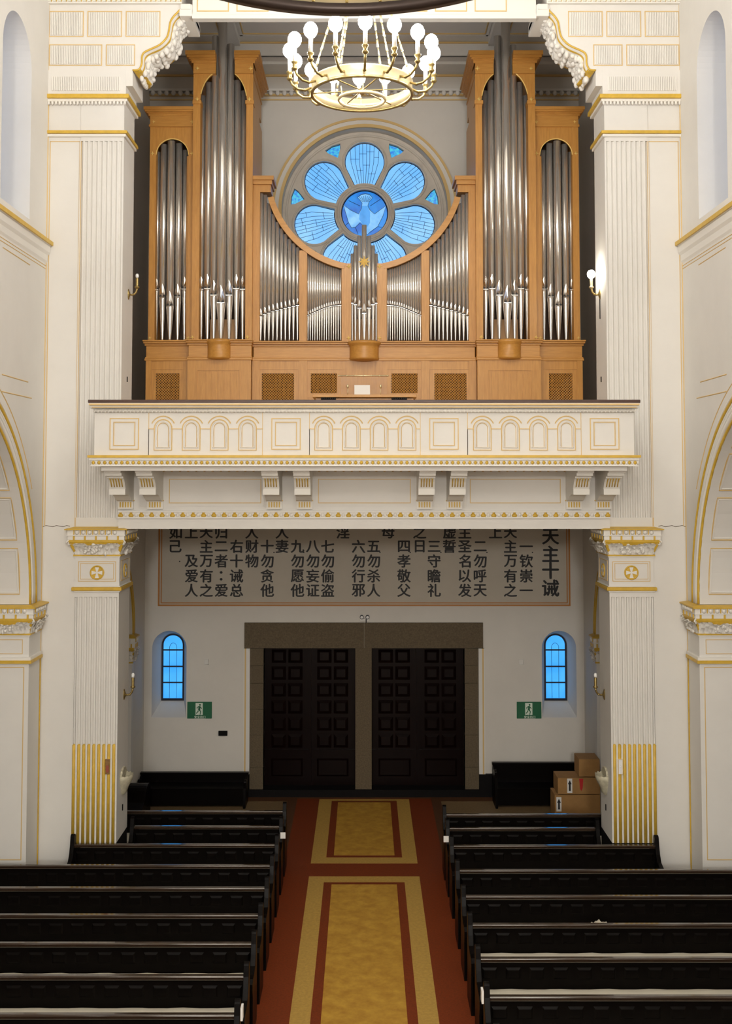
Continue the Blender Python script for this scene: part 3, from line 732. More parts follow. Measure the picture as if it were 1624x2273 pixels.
    pts = [at(u, v, PF) for u, v in Sf]
    pts = [(s * -p[0], p[1]) for p in pts]
    outl = [(s * (XO + .02), pts[0][1])] + [(p[0], p[1]) for p in pts] + [(s * (XO + .02), pts[-1][1])]
    outl = [(s * abs(a), b) for a, b in outl]
    m.prism(outl, PF - .02, PB, 'xz', 0)
    def ribs(u0, u1, v0, v1, inner=None, y=PF - .02):
        a0, z1 = at(u0, v0, PF); a1, z0 = at(u1, v1, PF)
        xa_, xb_ = sorted((s * -a0, s * -a1)); 
        m.frame(xa_, xb_, z0, z1, y, .012, .008, 1)
        nn = int((xb_ - xa_ - .05) / .028)
        for k in range(nn): 
            xx = xa_ + .025 + (k + .5) * (xb_ - xa_ - .05) / nn
            m.box(xx - .008, xx + .008, y - .018, y + .002, z0 + .025, z1 - .025, 2)
    ribs(110, 186, 26, 83); ribs(195, 271, 26, 83); ribs(280, 356, 26, 83)
    ribs(110, 227, 100, 147); ribs(236, 300, 100, 147)
    y_ = PF - .03
    a0 = s * (XI + .06); a1 = s * (XO - .06); xa_, xb_ = sorted((a0, a1)); nn = 38
    for k in range(nn):
        xx = xa_ + (k + .5) * (xb_ - xa_) / nn; m.box(xx - .010, xx + .010, y_ - .016, y_ + .002, zp(203), zp(172), 2)
    m.build('entablature', [PLASTER, GOLDL, WHITE], pr)
    # leaf scroll corbel under the step
    m = MB()
    prof = [at(u, v, PF) for u, v in Sf[1:]]
    prof = [(abs(p[0]), p[1]) for p in prof]
    # smooth the path
    P2 = []
    for i in range(len(prof) - 1):
        for k in range(4):
            t = k / 4; P2.append((prof[i][0] * (1 - t) + prof[i + 1][0] * t, prof[i][1] * (1 - t) + prof[i + 1][1] * t))
    N = len(P2)
    for _ in range(3): P2 = [P2[0]] + [((P2[i - 1][0] + 2 * P2[i][0] + P2[i + 1][0]) / 4, (P2[i - 1][1] + 2 * P2[i][1] + P2[i + 1][1]) / 4) for i in range(1, N - 1)] + [P2[-1]]
    cols_ = 17; vs_ = []; 
    for i, (a, b) in enumerate(P2):
        for j in range(cols_):
            q = j / (cols_ - 1); edge = min(q, 1 - q)
            bul = .0 if edge < .05 else (.035 + .05 * max(0, sin(PI * (q - .1) / .8)) * (1 + .7 * sin(i * .9 + q * 7) + .5 * sin(q * 26)))
            vs_.append((s * (a - bul * .8), PF - .02 + (PB - PF + .06) * q, b - bul * .75))
    for i in range(N - 1):
        for j in range(cols_ - 1):
            gold = (j in (1, 14)) or (i < 5) or (i > N - 8)
            m.add([vs_[i * cols_ + j], vs_[i * cols_ + j + 1], vs_[(i + 1) * cols_ + j + 1], vs_[(i + 1) * cols_ + j]], [(0, 1, 2, 3)], 1 if gold else 0, True)
    for i in range(3, N - 6, 2):     # acanthus lobes along the scroll
        a, b = P2[i]; a2, b2 = P2[min(N - 1, i + 1)]
        t = Vector((s * (a2 - a), 0, b2 - b)).normalized(); nrm = Vector((s * -1 * abs(t.z), 0, -abs(t.x)))
        for q in (.22, .36, .5, .64, .78):
            c = Vector((s * a, PF + (PB - PF) * (q + .04 * sin(i * 1.7 + q * 9)), b)) + nrm * (.04 + .05 * random.random())
            m.ball(c, .035 + .02 * random.random(), .05 + .02 * random.random(), .045 + .03 * random.random(), 8, 5, 0)
    m.tube([(s * a, PF - .025, b) for a, b in P2], .016, 6, 1)
    m.build('scroll_corbel', [WHITE, GOLD], pr)
    # moulded block that ends the arch beam
    m = MB(); xa_, xb_ = sorted((s * -at(399, 20, PF)[0], s * -at(427, 20, PF)[0])); 
    m.box(xa_, xb_, PF - .05, PB + .04, zp(38), zp(12)); m.box(xa_ + .02, xb_ - .02, PF - .07, PB, zp(24), zp(12)); m.box(*sorted((s * -at(395, 20, PF)[0], s * -at(427, 20, PF)[0])), PF - .03, PB, zp(30), zp(18))
    m.build('end_block', WHITE, pr, .01)
    # dentils right at the top
    m = MB(); xa_, xb_ = sorted((s * abs(at(405, 5, PF)[0]), s * (XO + .02))); m.box(xa_, xb_, PF - .09, PB, zp(12), zp(-6), 0)
    nn = 27
    for k in range(nn): 
        xx = xa_ + (k + .5) * (xb_ - xa_) / nn; m.box(xx - .022, xx + .022, PF - .12, PF - .08, zp(9), zp(-4), 0); m.box(xx + .024, xx + .036, PF - .10, PF - .08, zp(9), zp(-4), 1)
    m.box(xa_, xb_, PF - .16, PB, zp(-6), zp(-30), 0)
    m.build('dentil_course', [WHITE, GOLD], pr)
    # socket marks
    m = MB()
    for v, hh in ((842, .045), (1792, .05)):
        Yq = PF + .42; z = zat(v, Yq); m.box(s * (XI - .012), s * (XI + .01), Yq - .012, Yq + .012, z - hh, z + hh)
    m.build('socket', BLACK, pr)

# beam of the arch over the loft and the wall above it
ZB = zp(40); XB = abs(at(427, 20, PF)[0])
m = MB(); m.box(-XB, XB, PF, PF + .10, ZB, 15.2, 0); m.box(-XB, XB, PF - .03, PF + .12, ZB - .02, ZB + .05, 0)
pw = xat(508, PF, 20) - xat(437, PF, 20); pit = xat(525, PF, 20) - xat(437, PF, 20)
x = xat(437, PF, 20)
while x + pw < XB:
    m.frame(x, x + pw, ZB + .11, ZB + .6, PF, .016, .010, 1); x += pit
struct(m.build('trim_arch_beam', [WHITE, GOLDL]))
m = MB(); m.box(-XO - .9, XO + .9, PF, PB - .1, 15.05, 19.6)
struct(m.build('wall_front', PLASTER))
m = MB(); m.box(-XO - .9, XO + .9, -18.2, PB, 19.4, 19.6)
struct(m.build('ceiling', PLASTER))
m = MB(); m.box(-9, 9, -18.3, -18, 0, 19.6)
struct(m.build('wall_choir', PLASTER))

# ------------------------------------------------------------------ gallery
ga = thing('organ_gallery', (0, 17.2, 6.1), 'cream gallery parapet with blind arches and gilded brackets spanning between the pillars', 'balcony')
XG = 4.14
gz = lambda v: zat(v, GP)
m = MB(); m.box(-XG - .08, XG + .08, GP - .1, GP + .2, gz(895), gz(888)); m.build('cap_rail', CAPRAIL, ga, .008)
m = MB()
prof = [(GP + .12, gz(895)), (GP - .09, gz(895)), (GP - .085, gz(898)), (GP - .05, gz(901)), (GP - .045, gz(905)), (GP - .03, gz(907)), (GP + .12, gz(907))]
m.prism(prof, -XG - .06, XG + .06, 'yz', 0)
m.box(-XG - .065, XG + .065, GP - .098, GP - .07, gz(900), gz(896.5), 1)
m.box(-XG - .03, XG + .03, GP - .06, GP, gz(905.5), gz(903.5), 1)
m.tube([(-XG - .01, GP - .015, gz(912)), (XG + .01, GP - .015, gz(912))], .028, 10, 0)
for k in range(150):
    xx = -XG + k * 2 * XG / 149; m.tube([(xx, GP - .036, gz(915.5)), (xx + .03, GP - .036, gz(909))], .008, 4, 0)
m.build('cornice', [WHITE, GOLDL], ga)
# parapet wall with recessed panels
m = MB(); zt, zb_ = gz(908), gz(1012)
m.box(-XG, XG, GP, GP + .14, zb_, zt, 0)
m.box(-XG, -XG + .14, GP + .14, PF, zb_, zt, 0); m.box(XG - .14, XG, GP + .14, PF, zb_, zt, 0)
def sq(u0, u1):
    a, b = xat(u0, GP), xat(u1, GP); m.frame(a, b, gz(998), gz(928), GP, .014, .012, 1)
    m.frame(a + .014, b - .014, gz(998) + .014, gz(928) - .014, GP, .04, .006, 0)
    m.frame(a + .058, b - .058, gz(998) + .058, gz(928) - .058, GP, .012, .012, 1)
for u in (243, 602, 952.5, 1309): sq(u, u + 65)
def arcade(u0, u1, centres):
    a, b = xat(u0, GP), xat(u1, GP); zs = gz(952)
    m.box(a, a + .008, GP - .006, GP, zb_, zt, 1); m.box(b - .008, b, GP - .006, GP, zb_, zt, 1)
    cs = [xat(u, GP) for u in centres]; pit_ = cs[1] - cs[0]
    # panels with two mouldings each
    for c in cs:
        for hw, dz, rr, mi in ((.135, 0, .009, 1), (.100, .04, .014, 0), (.085, .045, .007, 1)):
            pts = archloop(c, hw, gz(999) + dz, gz(951), 16); m.tube([(p[0], GP - .004, p[1]) for p in pts], rr, 5, mi, True)
        # broad arch band above
        r = .188
        pts = [(c + r * cos(t), GP - .004, gz(951) + r * sin(t)) for t in [.42 + (PI - .84) * k / 14 for k in range(15)]]
        m.tube(pts, .009, 5, 1)
    edges = [a] + [(cs[i] + cs[i + 1]) / 2 for i in range(3)] + [b]
    for i, c in enumerate(cs):       # impost lines between the arches
        m.box(edges[i], c - .14, GP - .008, GP, zs - .005, zs + .006, 1); m.box(c + .14, edges[i + 1], GP - .008, GP, zs - .005, zs + .006, 1)
    for e in edges[1:-1]:
        q = [(e - .055, zt), (e + .055, zt), (e + .02, zt - .09), (e, zt - .14), (e - .02, zt - .09)]
    m.box(a, a + .008, GP - .006, GP, zs, zs - .4, 1)
    return edges
for u0, u1, cc in ((329, 583, (361.5, 424, 486.5, 549)), (686, 933, (718, 779.5, 841, 903)), (1037, 1290, (1070, 1132.5, 1195, 1257))):
    arcade(u0, u1, cc)
m.build('parapet', [PLASTER, GOLDL], ga)
# lower cornice with gilded drops
m = MB(); X2 = XG + .06
m.box(-X2 - .02, X2 + .02, GP - .09, 17.7, gz(1016), gz(1010.5), 1); m.box(-X2, X2, GP - .07, 17.7, gz(1021), gz(1016), 0); m.box(-X2 + .03, X2 - .03, GP - .04, 17.7, gz(1034), gz(1021), 0)
nn = 96
for k in range(nn):
    xx = -X2 + .06 + k * (2 * X2 - .12) / (nn - 1); m.ball((xx, GP - .045, gz(1027)), .026, .016, .03, 7, 5, 1 if k % 1 == 0 else 0)
    xm = xx + (X2 - .06) / (nn - 1); m.ball((xm, GP - .045, gz(1027)), .018, .014, .03, 7, 5, 0)
m.box(-X2 + .02, X2 - .02, GP - .055, 17.6, gz(1035), gz(1032.5), 0)
m.build('drop_cornice', [WHITE, GOLD], ga)
# floor slab and beam between the pillars
wz = lambda v: zat(v, GW)
m = MB()
m.box(-XG + .1, XG - .1, GP + .05, GW + .1, 6.98, gz(1034) + .002, 0)
m.box(-XI, XI, GW, GW + .5, wz(1150), 7.06, 0); m.box(-XI, XI, GW - .01, GW + .55, wz(1174), wz(1150), 0)
m.box(-XL, XL, GW + .4, BW, 6.72, 6.98, 0)
for u0, u1 in ((376, 580), (706, 911), (1042, 1243)):
    a, b = xat(u0, GW), xat(u1, GW); m.frame(a, b, wz(1117), wz(1063), GW, .012, .010, 1); m.frame(a - .05, b + .05, wz(1117) - .05, wz(1063) + .05, GW, .012, .008, 0)
for k in range(60):
    xx = -XI + .06 + k * (2 * XI - .12) / 59; m.ball((xx, GW - .01, 6.99), .025, .02, .03, 6, 4, 1)
m.build('beam', [PLASTER, GOLDL], ga)
m = MB()
m.box(-XI - .002, XI + .002, GW - .05, GW, wz(1137), wz(1133.5), 0); m.box(-XI, XI, GW - .03, GW, wz(1149), wz(1136), 0); m.box(-XI, XI, GW - .05, GW, wz(1150.5), wz(1147.5), 0)
nn = 48
for k in range(nn):
    xx = -XI + .04 + k * (2 * XI - .08) / (nn - 1)
    m.ball((xx, GW - .035, wz(1144)), .045, .02, .034, 8, 5, 1); m.ball((xx, GW - .035, wz(1138.5)), .022, .02, .024, 7, 5, 1)
    if k < nn - 1: m.ball((xx + XI / nn, GW - .03, wz(1143)), .034, .02, .035, 8, 5, 0)
m.build('gilded_frieze', [WHITE, GOLD], ga)
for cx in (-3.9, -3.42, -1.47, -.975, .985, 1.475, 3.43, 3.91):
    m = MB(); hw = .128
    t = [(GW + .02, 7.07), (GP + .12, 7.07), (GP + .12, 6.99), (GP + .17, 6.985), (GP + .18, 6.95), (GP + .24, 6.945), (GP + .25, 6.90), (GP + .36, 6.89), (GP + .37, 6.86),
         (GP + .42, 6.85), (GP + .47, 6.80), (GP + .52, 6.73), (GP + .55, 6.69)]
    m.prism(t + [(GP + .52, 6.69), (GP + .52, 6.60), (GP + .72, 6.60), (GP + .85, 6.57), (GP + 1.0, 6.50), (GW + .02, 6.47)], cx - hw, cx + hw, 'yz', 0)
    m.box(cx - hw - .012, cx + hw + .012, GP + .10, GW - .02, 7.035, 7.06, 0)
    for k in range(5):      # gilded flutes on the scroll
        xx = cx - .085 + k * .0425
        m.tube([(xx, GP + .37, 6.852), (xx, GP + .415, 6.842), (xx, GP + .465, 6.795), (xx, GP + .515, 6.725)], .009, 6, 1)
    for k in range(4):      # little gilded drops at the top
        xx = cx - .09 + k * .06; m.box(xx - .008, xx + .008, GP + .105, GP + .13, 6.995, 7.03, 1)
    br = m.build('console_bracket', [WHITE, GOLD], ga)
    m = MB(); m.box(cx - hw, cx + hw, GW - .04, GW + .01, wz(1130), 6.48, 0); m.box(cx - hw + .015, cx + hw - .015, GW - .055, GW, wz(1130), wz(1127), 0)
    for k in range(5):
        xx = cx - .085 + k * .0425; m.box(xx - .010, xx + .010, GW - .048, GW - .03, wz(1126), wz(1114), 1)
    m.box(cx - hw - .01, cx + hw + .01, GW - .05, GW, wz(1112), wz(1110), 1)
    m.build('fluted_block', [WHITE, GOLD], br)

# ------------------------------------------------------------------ pipe organ
og = thing('pipe_organ', (0, OF + .3, 6.98), 'large oak pipe organ with silver pipes curving below the round blue window', 'organ')
ox = lambda u: xat(u, OF, 600)
oz = lambda v: zat(v, OF)
def strip(u0, u1): return sorted((ox(u0), ox(u1)))
def mir(u, s): return u if s < 0 else 1616 - u
def bx(mb, s, u0, u1, y0, y1, v0, v1, mi=0):
    a, b = sorted((ox(mir(u0, s)), ox(mir(u1, s)))); mb.box(a, b, y0, y1, oz(v1), oz(v0), mi)
def star(parent, x, y, z, r, n=4, inner=.38):
    m = MB(); pts = [(x + (r if k % 2 == 0 else r * inner) * cos(PI / 2 + k * PI / n), z + (r if k % 2 == 0 else r * inner) * sin(PI / 2 + k * PI / n)) for k in range(2 * n)]
    c = len(pts); vs_ = [(p[0], y, p[1]) for p in pts] + [(x, y - r * .35, z)]
    m.add(vs_, [(i, (i + 1) % c, c) for i in range(c)]); m.add(vs_[:c], [tuple(range(c))])
    return m.build('star_ornament', STAR, parent)
def pipe(x, y, z0, zm, zt, r, n=16):
    m = MB()
    H = zm - z0
    prof = [(r * .24, 0), (r * .34, H * .06), (r * .56, H * .35), (r * .84, H * .74), (r * .98, H * .93), (r, H)]
    m.lathe((x, y, z0), prof, n, 0)
    m.lathe((x, y, zm + .002), [(r, 0), (r, zt - zm), (r * .9, zt - zm), (r * .9, zt - zm - .1)], n, 0)
    p = m.build('organ_pipe', PIPE, og)
    m = MB(); f = y - r * .98
    q = [(x - r * .72, zm + .012), (x + r * .72, zm + .012), (x + r * .80, zm + r * 1.1), (x + r * .45, zm + r * 2.6), (x, zm + r * 3.7), (x - r * .45, zm + r * 2.6), (x - r * .80, zm + r * 1.1)]
    k = len(q); vs_ = [(a, f - .004 + (r * .34 if abs(a - x) > r * .7 else (r * .08 if abs(a - x) > .01 else 0)), b) for a, b in q] + [(x, f - r * .12, zm + r * .9)]
    m.add(vs_, [(i, (i + 1) % k, k) for i in range(k)], 0)
    m.box(x - r * .74, x + r * .74, f + r * .02, f + r * .5, zm - r * .22, zm + .012, 1)
    m.box(x - r * .80, x + r * .80, f - .003, f + r * .45, zm - r * .42, zm - r * .22, 0)
    m.build('pipe_mouth', [LIP, SLOT], p)
def moulded(mb, s, u0, u1, y, v0, v1, flare, mi=0, ends=(1, 1), dy=.8):
    """crown moulding: grows upward by flare"""
    a, b = sorted((ox(mir(u0, s)), ox(mir(u1, s)))); e = ends if s < 0 else ends[::-1]
    z0, z1 = oz(v1), oz(v0); st = [(0, 0), (.25, .22), (.35, .30), (.55, .42), (.80, .62), (1, .86), (1, 1)]
    for i in range(len(st) - 1):
        f = flare * st[i + 1][0]; mb.box(a - f * e[0], b + f * e[1], y - f, y + dy, z0 + (z1 - z0) * st[i][1], z0 + (z1 - z0) * st[i + 1][1], mi)
def archboard(mb, s, u0, u1, v0, v1, uc, hw, vs, y0, y1, mi=0, rise=None):
    """board between (u0,u1) x (v0,v1) with a round-headed cut below; vs = springing"""
    a, b = sorted((ox(mir(u0, s)), ox(mir(u1, s)))); c = ox(mir(uc, s)); h = abs(ox(uc + hw) - ox(uc)); zs = oz(vs); rz = h if rise is None else oz(rise) - zs
    arc_ = [(c + h * cos(PI * k / 24), zs + rz * sin(PI * k / 24)) for k in range(25)]
    loop = [(a, oz(v0)), (a, zs)] + ([(c - h, zs)] if c - h > a + 1e-4 else []) + arc_[::-1][1:-1] + ([(c + h, zs)] if c + h < b - 1e-4 else []) + [(b, zs), (b, oz(v0))]
    mb.prism(loop, y0, y1, 'xz', mi)
    return [(p[0], p[1]) for p in arc_]
TB = OF - .12       # tall towers stand a little forward
def lattice(parent, s, u0, u1, v0, v1, y):
    a, b = sorted((ox(mir(u0, s)), ox(mir(u1, s)))); z0, z1 = oz(v1), oz(v0); m = MB()
    p_ = .052; t_ = .014
    for sg in (1, -1):
        c = (a if sg > 0 else a) - (z1 - z0) - p_
        k = -40
        base = a + .01
        for k in range(-60, 61):
            x0 = base + k * p_     # line x = x0 + sg*(z - z0)
            pts = []
            za, zb2 = z0, z1
            xa_, xb_ = x0, x0 + sg * (z1 - z0)
            lo, hi = max(a, min(xa_, xb_)), min(b, max(xa_, xb_))
            if hi - lo < .02: continue
            if sg > 0: q0 = (lo, z0 + lo - x0); q1 = (hi, z0 + hi - x0)
            else: q0 = (lo, z0 + x0 - lo); q1 = (hi, z0 + x0 - hi)
            yy = y + (.004 if sg > 0 else .010)
            m.tube([(q0[0], yy, q0[1]), (q1[0], yy, q1[1])], t_ * .62, 4, 0)
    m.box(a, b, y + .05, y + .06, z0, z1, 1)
    m.frame(a - .012, b + .012, z0 - .012, z1 + .012, y, .014, .006, 0)
    m.build('lattice_grille', [OAK, SLOT], parent)
ZG = 6.98
for s in (-1, 1):
    # ---- base
    m = MB()
    def base_panel(u0, u1, y, holes, name='base_panel'):
        a, b = sorted((ox(mir(u0, s)), ox(mir(u1, s)))); m = MB()
        lp = [[(a, ZG), (b, ZG), (b, oz(800)), (a, oz(800))]]
        for (h0, h1, v0, v1) in holes:
            c, d = sorted((ox(mir(h0, s)), ox(mir(h1, s)))); lp.append([(c, oz(v1)), (d, oz(v1)), (d, oz(v0)), (c, oz(v0))])
        m.prism(lp, y, y + .05, 'xz'); 
        for (h0, h1, v0, v1) in holes:
            c, d = sorted((ox(mir(h0, s)), ox(mir(h1, s)))); 
            m.frame(c - .09, d + .09, oz(v1) - .09, oz(v0) + .09, y, .012, .010)
        return m.build(name, OAK, og)
    base_panel(326, 421, OF, [(348, 400, 829, 905)]); lattice(og, s, 348, 400, 829, 905, OF + .02)
    p = base_panel(421, 560, TB - .06, [])
    m = MB(); a, b = sorted((ox(mir(447, s)), ox(mir(530, s)))); m.box(a, b, TB - .045, TB - .03, 7.4, oz(829)); 
    for k in range(6): m.box(a + (b - a) * (k + .08) / 6, a + (b - a) * (k + .92) / 6, TB - .068, TB - .04, 7.4, oz(829) - .01)
    m.frame(a - .05, b + .05, 7.3, oz(823), TB - .06, .014, .014); m.build('boarded_panel', OAK, p)
    base_panel(560, 680, OF, [(582, 653, 829, 905)]); lattice(og, s, 582, 653, 829, 905, OF + .02)
    base_panel(680, 766, OF, [(690, 748, 829, 873)]); lattice(og, s, 690, 748, 829, 873, OF + .02)
    for u0, u1 in ((562, 577), (664, 682), (326, 338), (408, 421)):
        m = MB(); bx(m, s, u0, u1, OF - .02, OF + .1, 801, 960); m.build('stile', OAK, og)
    # ---- ledge over the base
    m = MB()
    for u0, u1, y, v in ((323, 422, OF, 762), (420, 562, TB - .06, 763), (560, 782, OF, 764)):
        bx(m, s, u0, u1, y - .02, OF + .6, v, v + 6); bx(m, s, u0 - 2, u1 + 2, y - .08, OF + .6, v - 3, v + 1); bx(m, s, u0 - 3, u1 + 2, y - .11, OF + .6, v - 6, v - 3)
        bx(m, s, u0 + 3, u1 - 1, y, OF + .6, v + 6, 800); bx(m, s, u0, u1, y - .03, OF + .6, 796, 801); bx(m, s, u0 + 1, u1, y - .015, OF + .6, 793, 796)
    m.build('ledge', OAKH, og, .006)
    # half-round bowl under the tall tower
    m = MB(); cx = ox(mir(490, s)); r = abs(ox(517) - ox(490))
    m.lathe((cx, TB - .02, 0), [(r * 1.08, oz(757)), (r * 1.08, oz(763)), (r * .98, oz(766)), (r * .95, oz(770)), (r * .95, oz(794)), (r, oz(796)), (r * .9, oz(799)), (r * .3, oz(801))], 28, 0)
    m.build('bracket_bowl', OAKH, og)
    # ---- small side tower
    m = MB(); bx(m, s, 330, 344, OF, OF + 1.2, 250, 760); m.build('post', OAK, og)
    m = MB(); bx(m, s, 416, 429, OF, OF + 1.2, 250, 760); bx(m, s, 412, 417, OF + .05, OF + .5, 345, 760); m.build('post', OAK, og)
    m = MB(); arcA = archboard(m, s, 343, 417, 280, 360, 380, 36, 343, OF + .01, OF + .06, 0, 308); 
    pb = m.build('arch_board', OAK, og)
    m = MB(); m.tube([(p[0], OF + .005, p[1]) for p in arcA], .010, 5); m.build('gilt_edge', STAR, pb)
    m = MB(); bx(m, s, 330, 429, OF - .015, OF + 1.2, 258, 281); bx(m, s, 328, 430, OF - .035, OF + 1.2, 277, 282); m.build('frieze', OAKH, og)
    m = MB(); moulded(m, s, 330, 428, OF, 240, 258, .11, 0, (1, 0), 1.2); m.build('cornice', OAKH, og)
    for u, v, r in ((336, 341, .045), (424, 341, .05), (338, 271, .035), (424, 271, .045), (334, 751, .04), (419, 751, .045)):
        star(og, ox(mir(u, s)), OF - .02, oz(v), r)
    # ---- tall tower
    m = MB(); bx(m, s, 428, 444, TB, OF + 1.7, 232, 760); bx(m, s, 427, 446, TB - .03, OF + .1, 228, 236); m.build('post', OAK, og)
    m = MB(); bx(m, s, 546, 561, TB, OF + 1.7, 232, 760); bx(m, s, 544, 563, TB - .03, OF + .1, 228, 236); m.build('post', OAK, og)
    for a0, a1 in ((428, 478), (520, 561)):
        # spandrel board either side of the tall pipes
        m = MB(); c = ox(mir(495, s)); h = abs(ox(547) - ox(495)); zs = oz(231); rz = oz(160) - zs
        a, b = sorted((ox(mir(a0, s)), ox(mir(a1, s))))
        pts = []
        for k in range(31):
            xx = a + (b - a) * k / 30; d = abs(xx - c) / h; pts.append((xx, zs + (rz * math.sqrt(max(0, 1 - d * d)) if d < 1 else 0)))
        m.prism([(a, oz(146)), (b, oz(146))] + pts[::-1], TB + .01, TB + .07, 'xz')
        pb = m.build('arch_board', OAK, og)
        m = MB(); q = [p for p in pts if p[1] > zs + .001]; m.tube([(p[0], TB + .005, p[1]) for p in q], .010, 5); m.build('gilt_edge', STAR, pb)
        m = MB(); bx(m, s, a0, a1, TB - .012, TB + .4, 145, 168); bx(m, s, a0, a1, TB - .03, TB + .4, 165, 169); m.build('frieze', OAKH, og)
        m = MB(); moulded(m, s, a0, a1, TB, 123, 146, .14, 0, (1, 0) if a0 == 428 else (0, 1), .4); m.build('cornice', OAKH, og)
    # deep sides of the tall tower with the returning cornice
    for u, nm in ((557, 1), (430, -1)):
        m = MB(); X = ox(mir(u, s)); sg = 1 if (ox(mir(495, s)) < X) else -1
        pts = [(TB + .02, ZG), (22.5, ZG), (22.5, 12.1), (22.5, 13.0), (21.9, 13.5), (21.9, 14.3), (TB + .02, 14.3)]
        m.prism(pts, X - .02, X + .02, 'yz'); m.box(X - .02, X + .02, TB + .02, 22.3, 14.3, oz(123))
        sd = m.build('side_panel', OAK, og)
        m = MB()
        for i, (f, t0, t1) in enumerate(((.03, 0, .25), (.07, .25, .5), (.11, .5, .8), (.14, .8, 1))):
            z0 = oz(146); z1 = oz(123); m.box(X, X + sg * (f + .02), TB, 22.4, z0 + (z1 - z0) * t0, z0 + (z1 - z0) * t1)
        m.box(X, X + sg * .035, TB + .1, 22.3, oz(168), oz(163)); m.build('cornice', OAKH, sd)
    for u, v, r in ((437, 226, .05), (553, 226, .05), (437, 158, .045), (556, 158, .05), (430.5, 751, .045), (551, 751, .05)):
        star(og, ox(mir(u, s)), TB - .035, oz(v), r)
    # ---- curved wing
    m = MB(); bx(m, s, 561, 576, OF, OF + .5, 410, 760); bx(m, s, 561, 600, OF + .005, OF + .4, 408, 426); m.build('post', OAK, og)
    m = MB(); bx(m, s, 561, 603, OF - .04, OF + .55, 401, 410); bx(m, s, 561, 607, OF - .08, OF + .6, 392, 401); m.build('cornice', OAKH, og)
    m = MB(); cu_, cv_ = 809, 378
    out = []; inn = []
    for k in range(41):
        a = math.radians(196 + (258.5 - 196) * k / 40)
        out.append((ox(mir(cu_ + 224 * cos(a), s)), oz(cv_ - 224 * sin(a)))); inn.append((ox(mir(cu_ + 211 * cos(a), s)), oz(cv_ - 211 * sin(a))))
    m.prism(out + inn[::-1], OF - .03, OF + .14, 'xz'); m.build('curved_rail', OAKH, og)
    m = MB(); bx(m, s, 664, 681, OF - .01, OF + .3, 556, 760); m.build('post', OAK, og)
    m = MB(); bx(m, s, 758, 779, OF - .02, OF + .3, 585, 760); m.build('post', OAK, og)
    star(og, ox(mir(774, s)), OF - .03, oz(592), .055); star(og, ox(mir(773.5, s)), OF - .03, oz(751), .05)
    # ---- inner backing
    m = MB()
    bx(m, s, 343, 417, OF + .55, OF + .6, 300, 760); bx(m, s, 443, 547, OF + .6, OF + .65, 135, 760)
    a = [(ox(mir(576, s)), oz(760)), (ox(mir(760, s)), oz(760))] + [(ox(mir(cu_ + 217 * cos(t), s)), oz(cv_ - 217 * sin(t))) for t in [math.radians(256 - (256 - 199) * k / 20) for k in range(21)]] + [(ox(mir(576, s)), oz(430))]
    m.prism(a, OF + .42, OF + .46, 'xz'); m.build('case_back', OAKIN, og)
    m = MB(); bx(m, s, 463, 520, OF + .25, OF + .3, 705, 760); m.build('windchest', TAN, og)
    # ---- pipes
    zb0 = oz(757)
    for u, v, r, dy in ((347.5, 637, .062, .13), (361.5, 655, .066, .05), (378, 676, .074, -.02), (395, 655, .066, .05), (410, 636, .062, .13)):
        d = (u - 380) / 36; top = oz(343) + (oz(308) - oz(343)) * math.sqrt(max(0, 1 - d * d)) - .03
        pipe(xat(mir(u, s), OF + .1 + dy, 600), OF + .1 + dy, zb0, oz(v), top, r)
    tops = {447: None, 461: None, 475: (80 if s < 0 else 100), 491: 46, 509: (98 if s < 0 else 80), 525: None, 539: None}
    for u, v, r, dy in ((447, 637, .064, .16), (461, 637, .070, .08), (475, 653, .074, .0), (491, 671, .088, -.08), (509, 653, .074, .0), (525, 637, .070, .08), (539, 637, .064, .16)):
        if tops[u]: top = oz(tops[u])
        else:
            d = (u - 495) / 52; top = oz(231) + (oz(160) - oz(231)) * math.sqrt(max(0, 1 - d * d)) - .02
        pipe(xat(mir(u, s), TB + .16 + dy, 600), TB + .16 + dy, zb0, oz(v), top, r)
    for k in range(10):
        u = 578 + k * 9.05; d = (u - cu_); a_ = math.sqrt(max(0, 224 ** 2 - d * d)) if abs(d) < 224 else 0
        v_top = min(max(cv_ + a_, 428), 560) + (3 if k else 0)
        t = k / 9; v = 701 - 25 * (t ** .75)
        pipe(xat(mir(u + 1, s), OF + .08, 600), OF + .08, zb0, oz(v), oz(v_top), .040 - .0035 * t, 12)
    for k in range(15):
        u = 683.5 + k * 5.15; d = u - cu_; v_top = cv_ + math.sqrt(224 ** 2 - d * d) + 2
        t = k / 14; v = 699 - 23 * math.sin(t * PI / 2)
        pipe(xat(mir(u, s), OF + .08, 600), OF + .08, zb0, oz(v), oz(v_top), .0235, 10)
# centre group
m = MB(); cx = ox(808); r = abs(ox(840) - ox(808))
m.lathe((cx, OF - .02, 0), [(r * 1.16, oz(760)), (r * 1.16, oz(765)), (r * 1.03, oz(768)), (r * 1.0, oz(772)), (r * 1.0, oz(794)), (r * 1.05, oz(797)), (r * .96, oz(800)), (r * .5, oz(802)), (r * .2, oz(803))], 32, 0)
m.build('bracket_bowl', OAKH, og)
m = MB(); m.box(ox(766), ox(850), OF + .01, OF + .05, ZG, oz(800)); m.box(ox(770), ox(782), OF - .015, OF + .02, ZG, oz(800)); m.box(ox(834), ox(846), OF - .015, OF + .02, ZG, oz(800)); m.build('base_panel', OAK, og)
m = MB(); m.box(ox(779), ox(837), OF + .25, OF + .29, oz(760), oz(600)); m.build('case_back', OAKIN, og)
m = MB(); m.box(ox(782), ox(834), OF + .2, OF + .24, oz(760), oz(705)); m.build('windchest', TAN, og)
